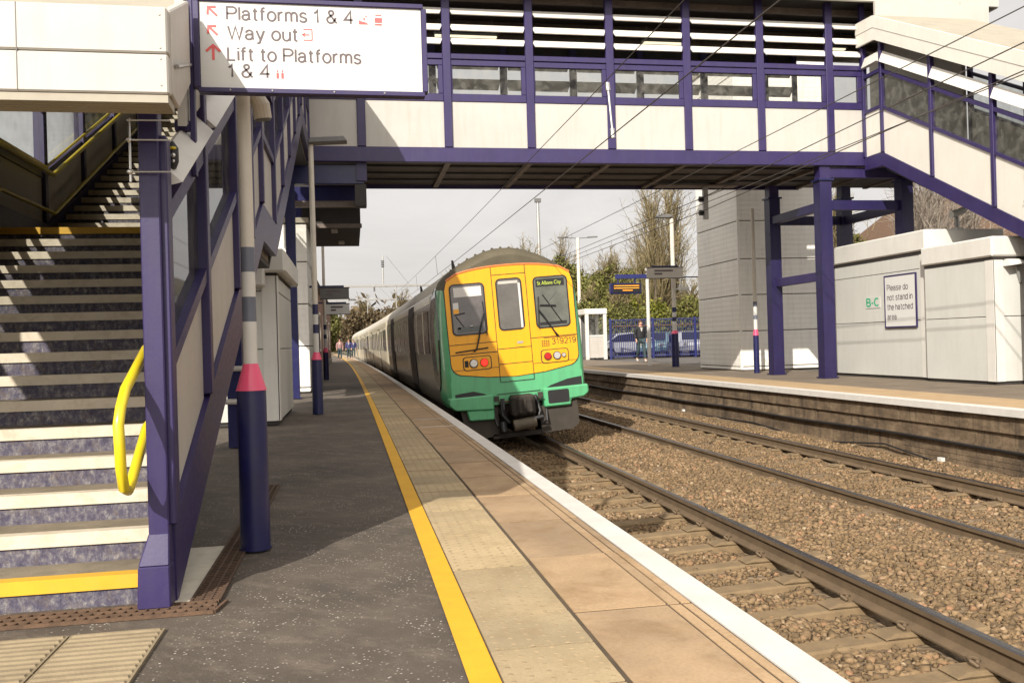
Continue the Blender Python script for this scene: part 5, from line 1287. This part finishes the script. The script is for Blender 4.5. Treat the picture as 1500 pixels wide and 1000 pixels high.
# ------------------------------------------------------------------ people
def skin(name, verts, edges, mat, parent, sub=1):
    me = bpy.data.meshes.new(name); org = ORG[parent.name]
    me.from_pydata([tuple(Vector(v[0]) - org) for v in verts], edges, [])
    me.materials.append(mt[mat]); o = bpy.data.objects.new(name, me); COL.objects.link(o); o.parent = parent
    sm = o.modifiers.new('Skin', 'SKIN'); sm.use_smooth_shade = True
    for i, v in enumerate(verts):
        r = v[1]; me.skin_vertices[0].data[i].radius = r if isinstance(r, tuple) else (r, r)
        me.skin_vertices[0].data[i].use_root = (i == 0)
    ss = o.modifiers.new('Sub', 'SUBSURF'); ss.levels = sub; ss.render_levels = sub
    return o
def person(x, y, h, label, top, legs, face, shoe='shoe', stride=.22, group=None):
    t = thing('person', (x, y, 0), label, 'person', group); k = h / 1.75
    P = lambda a, b, c: (x + a * k * face, y + b * k * face, c * k)
    V = {}; verts = []; edges = []
    def nv(key, p, r): V[key] = len(verts); verts.append((P(*p), (r[0] * k, r[1] * k) if isinstance(r, tuple) else r * k))
    nv('pel', (0, 0, .95), (.15, .10)); nv('waist', (0, 0, 1.1), (.135, .095)); nv('chest', (0, 0, 1.3), (.16, .11)); nv('neckb', (0, 0, 1.44), (.09, .075)); nv('neck', (0, -.01, 1.51), .052)
    nv('head', (0, -.03, 1.60), (.072, .085)); nv('crown', (0, -.02, 1.69), (.07, .08))
    edges += [(0, 1), (1, 2), (2, 3), (3, 4), (4, 5), (5, 6)]
    legp = {}
    for s_, st in ((1, stride), (-1, -stride)):
        hip = (.09 * s_, 0, .90); knee = (.10 * s_, -st * .45 - .05, .49); ank = (.10 * s_, -st + (.06 if st < 0 else 0), .09 + (.05 if st < 0 else 0)); toe = (.115 * s_, -st - .14, .04)
        legp[s_] = (hip, knee, ank, toe)
        nv(f'hip{s_}', hip, .085); nv(f'knee{s_}', knee, .056); nv(f'ank{s_}', ank, .038); nv(f'toe{s_}', toe, .032)
        edges += [(0, V[f'hip{s_}']), (V[f'hip{s_}'], V[f'knee{s_}']), (V[f'knee{s_}'], V[f'ank{s_}']), (V[f'ank{s_}'], V[f'toe{s_}'])]
    armp = {}
    for s_ in (1, -1):
        sh = (.19 * s_, 0, 1.40); el = (.255 * s_, .04, 1.13); wr = (.23 * s_, -.10 * 1, .93); pm = (.225 * s_, -.13, .865)
        armp[s_] = (sh, el, wr)
        nv(f'sh{s_}', sh, .06); nv(f'el{s_}', el, .043); nv(f'wr{s_}', wr, .028); nv(f'pm{s_}', pm, (.036, .018))
        edges += [(V['neckb'], V[f'sh{s_}']), (V[f'sh{s_}'], V[f'el{s_}']), (V[f'el{s_}'], V[f'wr{s_}']), (V[f'wr{s_}'], V[f'pm{s_}'])]
        for q in range(4):
            a = (pm[0] + (q - 1.5) * .004, pm[1] + (q - 1.5) * .02, pm[2] - .045); b = (a[0] - .01 * s_, a[1] - .008, a[2] - (.03, .04, .036, .024)[q])
            nv(f'f{s_}{q}', a, .0095); nv(f'g{s_}{q}', b, .008); edges += [(V[f'pm{s_}'], V[f'f{s_}{q}']), (V[f'f{s_}{q}'], V[f'g{s_}{q}'])]
        nv(f'th{s_}', (pm[0] - .01 * s_, pm[1] - .05, pm[2] - .005), .0105); edges.append((V[f'wr{s_}'], V[f'th{s_}']))
    nv('nose', (0, -.125, 1.595), .014); edges.append((V['head'], V['nose']))
    skin('body', verts, edges, 'skin', t)
    # jacket
    jv = [(P(0, 0, .88), (.21 * k, .15 * k)), (P(0, 0, 1.1), (.20 * k, .145 * k)), (P(0, 0, 1.3), (.215 * k, .15 * k)), (P(0, .005, 1.44), (.11 * k, .095 * k))]; je = [(0, 1), (1, 2), (2, 3)]
    for s_ in (1, -1):
        sh, el, wr = armp[s_]; b = len(jv); jv += [(P(*sh), .085 * k), (P(*el), .066 * k), (P(wr[0], wr[1] + .01, wr[2] + .015), .048 * k)]; je += [(3, b), (b, b + 1), (b + 1, b + 2)]
    skin('jacket', jv, je, top, t)
    tv = [(P(0, 0, .93), (.165 * k, .115 * k))]; te = []
    for s_ in (1, -1):
        hip, knee, ank, toe = legp[s_]; b = len(tv); tv += [(P(*hip), .1 * k), (P(*knee), .075 * k), (P(ank[0], ank[1], ank[2] + .03), .058 * k)]; te += [(0, b), (b, b + 1), (b + 1, b + 2)]
        skin('shoe', [(P(ank[0], ank[1] + .03, ank[2] - .035), .05 * k), (P(ank[0], ank[1] - .06, ank[2] - .045), .048 * k), (P(toe[0], toe[1], toe[2] + .002), .04 * k)], [(0, 1), (1, 2)], shoe, t)
    skin('trousers', tv, te, legs, t)
    MB().ball(P(0, .005, 1.685), .1 * k, 12, (.86, .98, .8)).build('hair', 'hair', t, smooth=True)
    for s_ in (1, -1):
        MB().ball(P(.03 * s_, -.108, 1.625), .012 * k, 6).build('eye', 'black', t); MB().ball(P(.08 * s_, -.015, 1.60), .024 * k, 6, (.4, 1, 1.4)).build('ear', 'skin', t)
    MB().ball(P(0, -.108, 1.555), .022 * k, 6, (1.2, .35, .3)).build('mouth', 'pink', t)
    MB().hexa([P(-.015, -.15, 1.28), P(.015, -.15, 1.28), P(.015, -.12, 1.28), P(-.015, -.12, 1.28), P(-.05, -.125, 1.44), P(.05, -.125, 1.44), P(.05, -.09, 1.44), P(-.05, -.09, 1.44)]).build('shirt_front', 'shirt', t)
    return t
person(12.95, 38.4, 1.9, 'man in black jacket and teal jeans walking on the opposite platform', 'jacket', 'jeans', 1)
for x, y, top, lab in ((-.95, 72, 'coatpink', 'distant figure in pink top far along the near platform'), (-.25, 76, 'coatblue', 'distant figure in dark blue coat near the far end of the train'), (.15, 84, 'coatblue', 'farthest small figure in dark coat beside the train')):
    person(x, y, 1.75, lab, top, 'jeans', 1, 'black', .1, 'people far along the near platform')

# ------------------------------------------------------------------ station building on the left
sb_ = thing('station_building', (-4, 45, 0), 'dark red brick station building along the near platform past the lift', 'building')
MB().box(-8, -1.45, 27.5, 64, 0, 3.6).build('wall', 'brick', sb_)
m_ = MB(); m_.hexa([(-8.3, 27.2, 3.6), (-1.2, 27.2, 3.6), (-1.2, 64.3, 3.6), (-8.3, 64.3, 3.6), (-5.5, 28, 5.6), (-4.2, 28, 5.6), (-4.2, 63.5, 5.6), (-5.5, 63.5, 5.6)]); m_.build('roof', 'greylamp', sb_)
for k in range(6):
    y = 30 + k * 5.6; w_ = MB().box(-1.46, -1.42, y, y + 1.5, .9, 2.7).build('window', 'white', sb_); MB().box(-1.425, -1.41, y + .1, y + 1.4, 1.0, 2.6).build('pane', 'tglass', w_)
for z in (0.0,): MB().box(-1.45, -1.40, 27.5, 64, 0, .35).build('plinth', 'greylamp', sb_)
c_ = MB(); c_.box(-5.2, -4.4, 40, 41.2, 5.2, 7.0); c_.build('chimney', 'brick', sb_)
t = thing('poster_case', (-1.15, 27.0, 0), 'white notice case standing before the brick station building', 'notice case')
MB().box(-1.3, -.98, 27.1, 27.16, .4, 1.9).build('poster', 'signwhite', t); f_ = MB(); f_.box(-1.34, -.94, 27.14, 27.22, .3, 2.0); f_.box(-1.34, -1.3, 27.14, 27.2, 0, .3); f_.box(-.98, -.94, 27.14, 27.2, 0, .3); f_.build('frame', 'navy', t)

# ------------------------------------------------------------------ trees and hedges
def crown(rng, blobs, n, size, up_=.0, flat=1.0, elong=1.0):
    ctr = np.array([b[:3] for b in blobs]); rad = np.array([b[3:] for b in blobs], float)
    wgt = np.prod(rad, 1) ** .8; wgt /= wgt.sum(); idx = rng.choice(len(blobs), n, p=wgt)
    d = rng.normal(size=(n, 3)); d /= np.linalg.norm(d, axis=1)[:, None]; r = rng.random(n) ** .45
    c = ctr[idx] + d * rad[idx] * r[:, None] * (1 + .18 * rng.normal(size=(n, 1)))
    a = rng.normal(size=(n, 3)); a[:, 2] = a[:, 2] * (1 - up_) + up_ * 2.5 * np.sign(rng.random(n) - .1); a /= np.linalg.norm(a, axis=1)[:, None]
    b = np.cross(a, rng.normal(size=(n, 3))); b /= np.linalg.norm(b, axis=1)[:, None]
    s = size * (.55 + .9 * rng.random(n))[:, None]
    wd_ = .55 if elong < 1.5 else .06
    p0 = c - a * s * elong; p1 = c + b * s * wd_; p2 = c + a * s * elong; p3 = c - b * s * wd_
    return np.stack([p0, p1, p2, p3], 1).reshape(-1, 3)
def quads_obj(name, P, mat, parent):
    n = len(P) // 4; org = np.array(ORG[parent.name]) if parent else 0
    me = bpy.data.meshes.new(name); me.vertices.add(n * 4); me.vertices.foreach_set('co', (P - org).astype(np.float32).reshape(-1))
    me.loops.add(n * 4); me.loops.foreach_set('vertex_index', np.arange(n * 4, dtype=np.int32)); me.polygons.add(n); me.polygons.foreach_set('loop_start', (np.arange(n) * 4).astype(np.int32))
    me.update(calc_edges=True); me.materials.append(mt[mat]); o = bpy.data.objects.new(name, me); COL.objects.link(o)
    if parent: o.parent = parent
    return o
def twig_quads(out, p, q, w0, w1, rng):
    d = q - p; a = np.cross(d, rng.normal(size=3)); n = np.linalg.norm(a)
    if n < 1e-6: return
    a /= n; out += [p - a * w0, p + a * w0, q + a * w1, q - a * w1]
def branchy(rng, x, y, z0, H, W, n1, spread, w):
    """upright leafless crown: limbs, side shoots and fine twigs"""
    out = []; base = np.array([x, y, z0])
    for i in range(n1):
        h = .12 + .8 * (i + rng.random()) / n1; a = rng.random() * 6.283; L1 = H * (.16 + .34 * (1 - h)) * (.7 + .6 * rng.random())
        p = base + np.array([0, 0, H * h]); out_ = np.array([math.cos(a), math.sin(a), 0]); k = spread * (.6 + .8 * rng.random())
        d = out_ * k + np.array([0, 0, 1.0]); d /= np.linalg.norm(d); mid = p + d * L1 * .55; d2 = d + np.array([0, 0, .25]) + rng.normal(size=3) * .08; d2 /= np.linalg.norm(d2); q = mid + d2 * L1 * .5
        twig_quads(out, p, mid, w * 2.4, w * 1.6, rng); twig_quads(out, mid, q, w * 1.6, w * .5, rng)
        for j in range(9):
            t_ = .15 + .85 * rng.random(); s0 = p + (mid - p) * t_ * 1.8 if t_ < .55 else mid + (q - mid) * (t_ - .55) / .45
            e = d + rng.normal(size=3) * .42 + np.array([0, 0, .15]); e /= np.linalg.norm(e); L2 = L1 * (.22 + .3 * rng.random()); s1 = s0 + e * L2; twig_quads(out, s0, s1, w * .9, w * .35, rng)
            for m in range(5):
                u = .25 + .75 * rng.random(); r0 = s0 + (s1 - s0) * u; e2 = e + rng.normal(size=3) * .55; e2 /= np.linalg.norm(e2); twig_quads(out, r0, r0 + e2 * L2 * (.25 + .35 * rng.random()), w * .5, w * .2, rng)
    return np.array(out)
def tree(x, y, H, W, mat, label, n=2600, size=.28, kind='round', trunk=.22, z0=-.3, group='trees behind the opposite platform', base=.18):
    rng = np.random.default_rng(int(abs(x * 131 + y * 17 + H * 7))); t = thing('tree', (x, y, z0), label, 'tree', group)
    m_ = MB(); m_.tube([(x, y, z0), (x + .1, y, z0 + H * .3), (x - .05, y + .05, z0 + H * .62), (x, y, z0 + H * .95)], [trunk, trunk * .75, trunk * .4, .03], 8)
    if kind == 'tall':
        m_.build('trunk', 'bark', t); quads_obj('crown', branchy(rng, x, y, z0, H, W, n, .34 * W / H * 3, size), mat, t); return t
    blobs = []; nb = 22
    for i in range(nb):
        k = base + (1 - base) * (i + .5) / nb
        wd = W * (.6 * math.sin(min(1, (k - base) / (1 - base) * .85 + .2) * math.pi) + .16); a = i * 2.4 + rng.random(); off = wd * (.35 + .45 * rng.random())
        bx, by, bz = x + math.cos(a) * off, y + math.sin(a) * off, z0 + H * k * (.9 + .1 * rng.random()); r = wd * (.26 + .22 * rng.random()) + .12
        blobs.append((bx, by, bz, r, r, r * .85)); m_.tube([(x, y, z0 + H * max(.12, k - .25)), ((x + bx) / 2 + .1, (y + by) / 2, z0 + H * (k - .1)), (bx, by, bz + r * .4)], [trunk * .4 * (1.15 - k), trunk * .2 * (1.25 - k), .02], 5)
    m_.build('trunk', 'bark', t); quads_obj('crown', crown(rng, blobs, n * 6, size * .47), mat, t)
    quads_obj('bare_twigs', branchy(rng, x, y, z0 + H * .12, H * .93, W, 34, .5, .022 if y < 100 else .05), 'twig_tan', t)
    return t
tree(14.4, 72, 8.6, 4.2, 'leaf_olive', 'olive ivy clad tree rising just right of the train roof', 4200, .26)
tree(18.6, 76, 9.3, 5.4, 'leaf_olive', 'broad olive tree behind the white twin headed lamp post', 5600, .28)
tree(22.6, 75, 8.0, 4.6, 'leaf_dark', 'darker green tree behind the departure screen', 4200, .26)
tree(28.2, 80, 10.2, 5.0, 'twig_tan', 'tan leafless tree behind the pale sign board', 80, .03, 'tall')
tree(25.0, 66, 12.6, 3.6, 'twig_tan', 'tall bare poplar beside the lift tower', 58, .03, 'tall')
tree(22.5, 63, 11.3, 3.0, 'twig_tan', 'slim bare poplar behind the lamp post head', 52, .026, 'tall')
tree(20.9, 70, 7.6, 5.6, 'leaf_olive', 'rounded olive tree filling the gap above the walking man', 4600, .26)
tree(25.0, 73, 8.4, 5.8, 'leaf_dark', 'full dark green tree behind the lamp post and pale sign', 4800, .26)
tree(20.6, 60, 4.6, 3.4, 'leaf_bright', 'yellow green shrub like tree behind the blue fence', 3000, .2)
tree(16.0, 58, 4.4, 4.0, 'leaf_olive', 'low olive bush beside the glazed booth', 3000, .2)
tree(18.3, 59, 4.4, 3.6, 'leaf_dark', 'dark green bush behind the walking man', 3000, .18)
tree(23.3, 58, 4.6, 3.2, 'leaf_olive', 'low olive bush behind the lamp post collar', 2800, .2)
tree(11.5, 96, 8.4, 4.5, 'leaf_olive', 'far olive tree peeping over the train roof', 2600, .34)
# right background seen under the stair
for x, y, H, W, lab in ((22.6, 32, 7.2, 2.0, 'bare grey tree seen below the stair, leftmost of three'), (24.2, 33, 7.6, 2.0, 'bare grey tree seen below the stair, middle of three'), (26.0, 33.5, 7.2, 2.0, 'bare grey tree seen below the stair, rightmost of three')):
    tree(x, y, H, W, 'twig_grey', lab, 70, .016, 'tall', .14, group='bare trees beyond the opposite stairs')
tree(27.8, 31, 4.9, 3.0, 'leaf_olive', 'green shrub above the smaller cabin roof', 2600, .16, group='shrubs beyond the opposite stairs')
tree(21.2, 36, 7.0, 2.4, 'leaf_dark', 'dark conifer seen between the bridge columns', 3000, .2, group='shrubs beyond the opposite stairs')
hb = thing('house', (30, 38, 0), 'house with a brown tiled roof glimpsed beneath the right stairs', 'house')
MB().box(25.5, 36, 37, 45, -.2, 4.2).build('wall', 'brick', hb); m_ = MB(); m_.hexa([(25, 36.6, 4.2), (36.5, 36.6, 4.2), (36.5, 45.4, 4.2), (25, 45.4, 4.2), (28.5, 40.8, 8.0), (36, 40.8, 8.0), (36, 41.2, 8.0), (28.5, 41.2, 8.0)]); m_.build('roof', 'rust', hb)
# far left trees over the platform end
tree(-5.5, 150, 9, 6, 'leaf_dark', 'dark green tree at the far end of the near platform', 2600, .5, group='far trees past the platform end'); tree(2.5, 170, 9.5, 8, 'hedge_brown', 'hazy tan tree far beyond the end of the train', 2600, .5, group='far trees past the platform end'); tree(9.5, 165, 10, 8, 'hedge_brown', 'far tan tree half hidden by the carriage roofs', 2600, .5, group='far trees past the platform end')
tree(-13, 160, 11, 8, 'leaf_olive', 'far olive tree behind the station building', 2400, .5, group='far trees past the platform end')
# distant wooded rise
rng = np.random.default_rng(3)
P_ = crown(rng, [(x, 300 + 20 * math.sin(x), 5, 16, 8, 9 + 4 * math.sin(x * .7)) for x in range(-120, 220, 12)], 9000, 1.4)
o = quads_obj('distant_woodland', P_, 'hedge_brown', None); tag(o, 'distant brown winter woodland on the skyline beyond the station', 'woodland', kind='stuff')
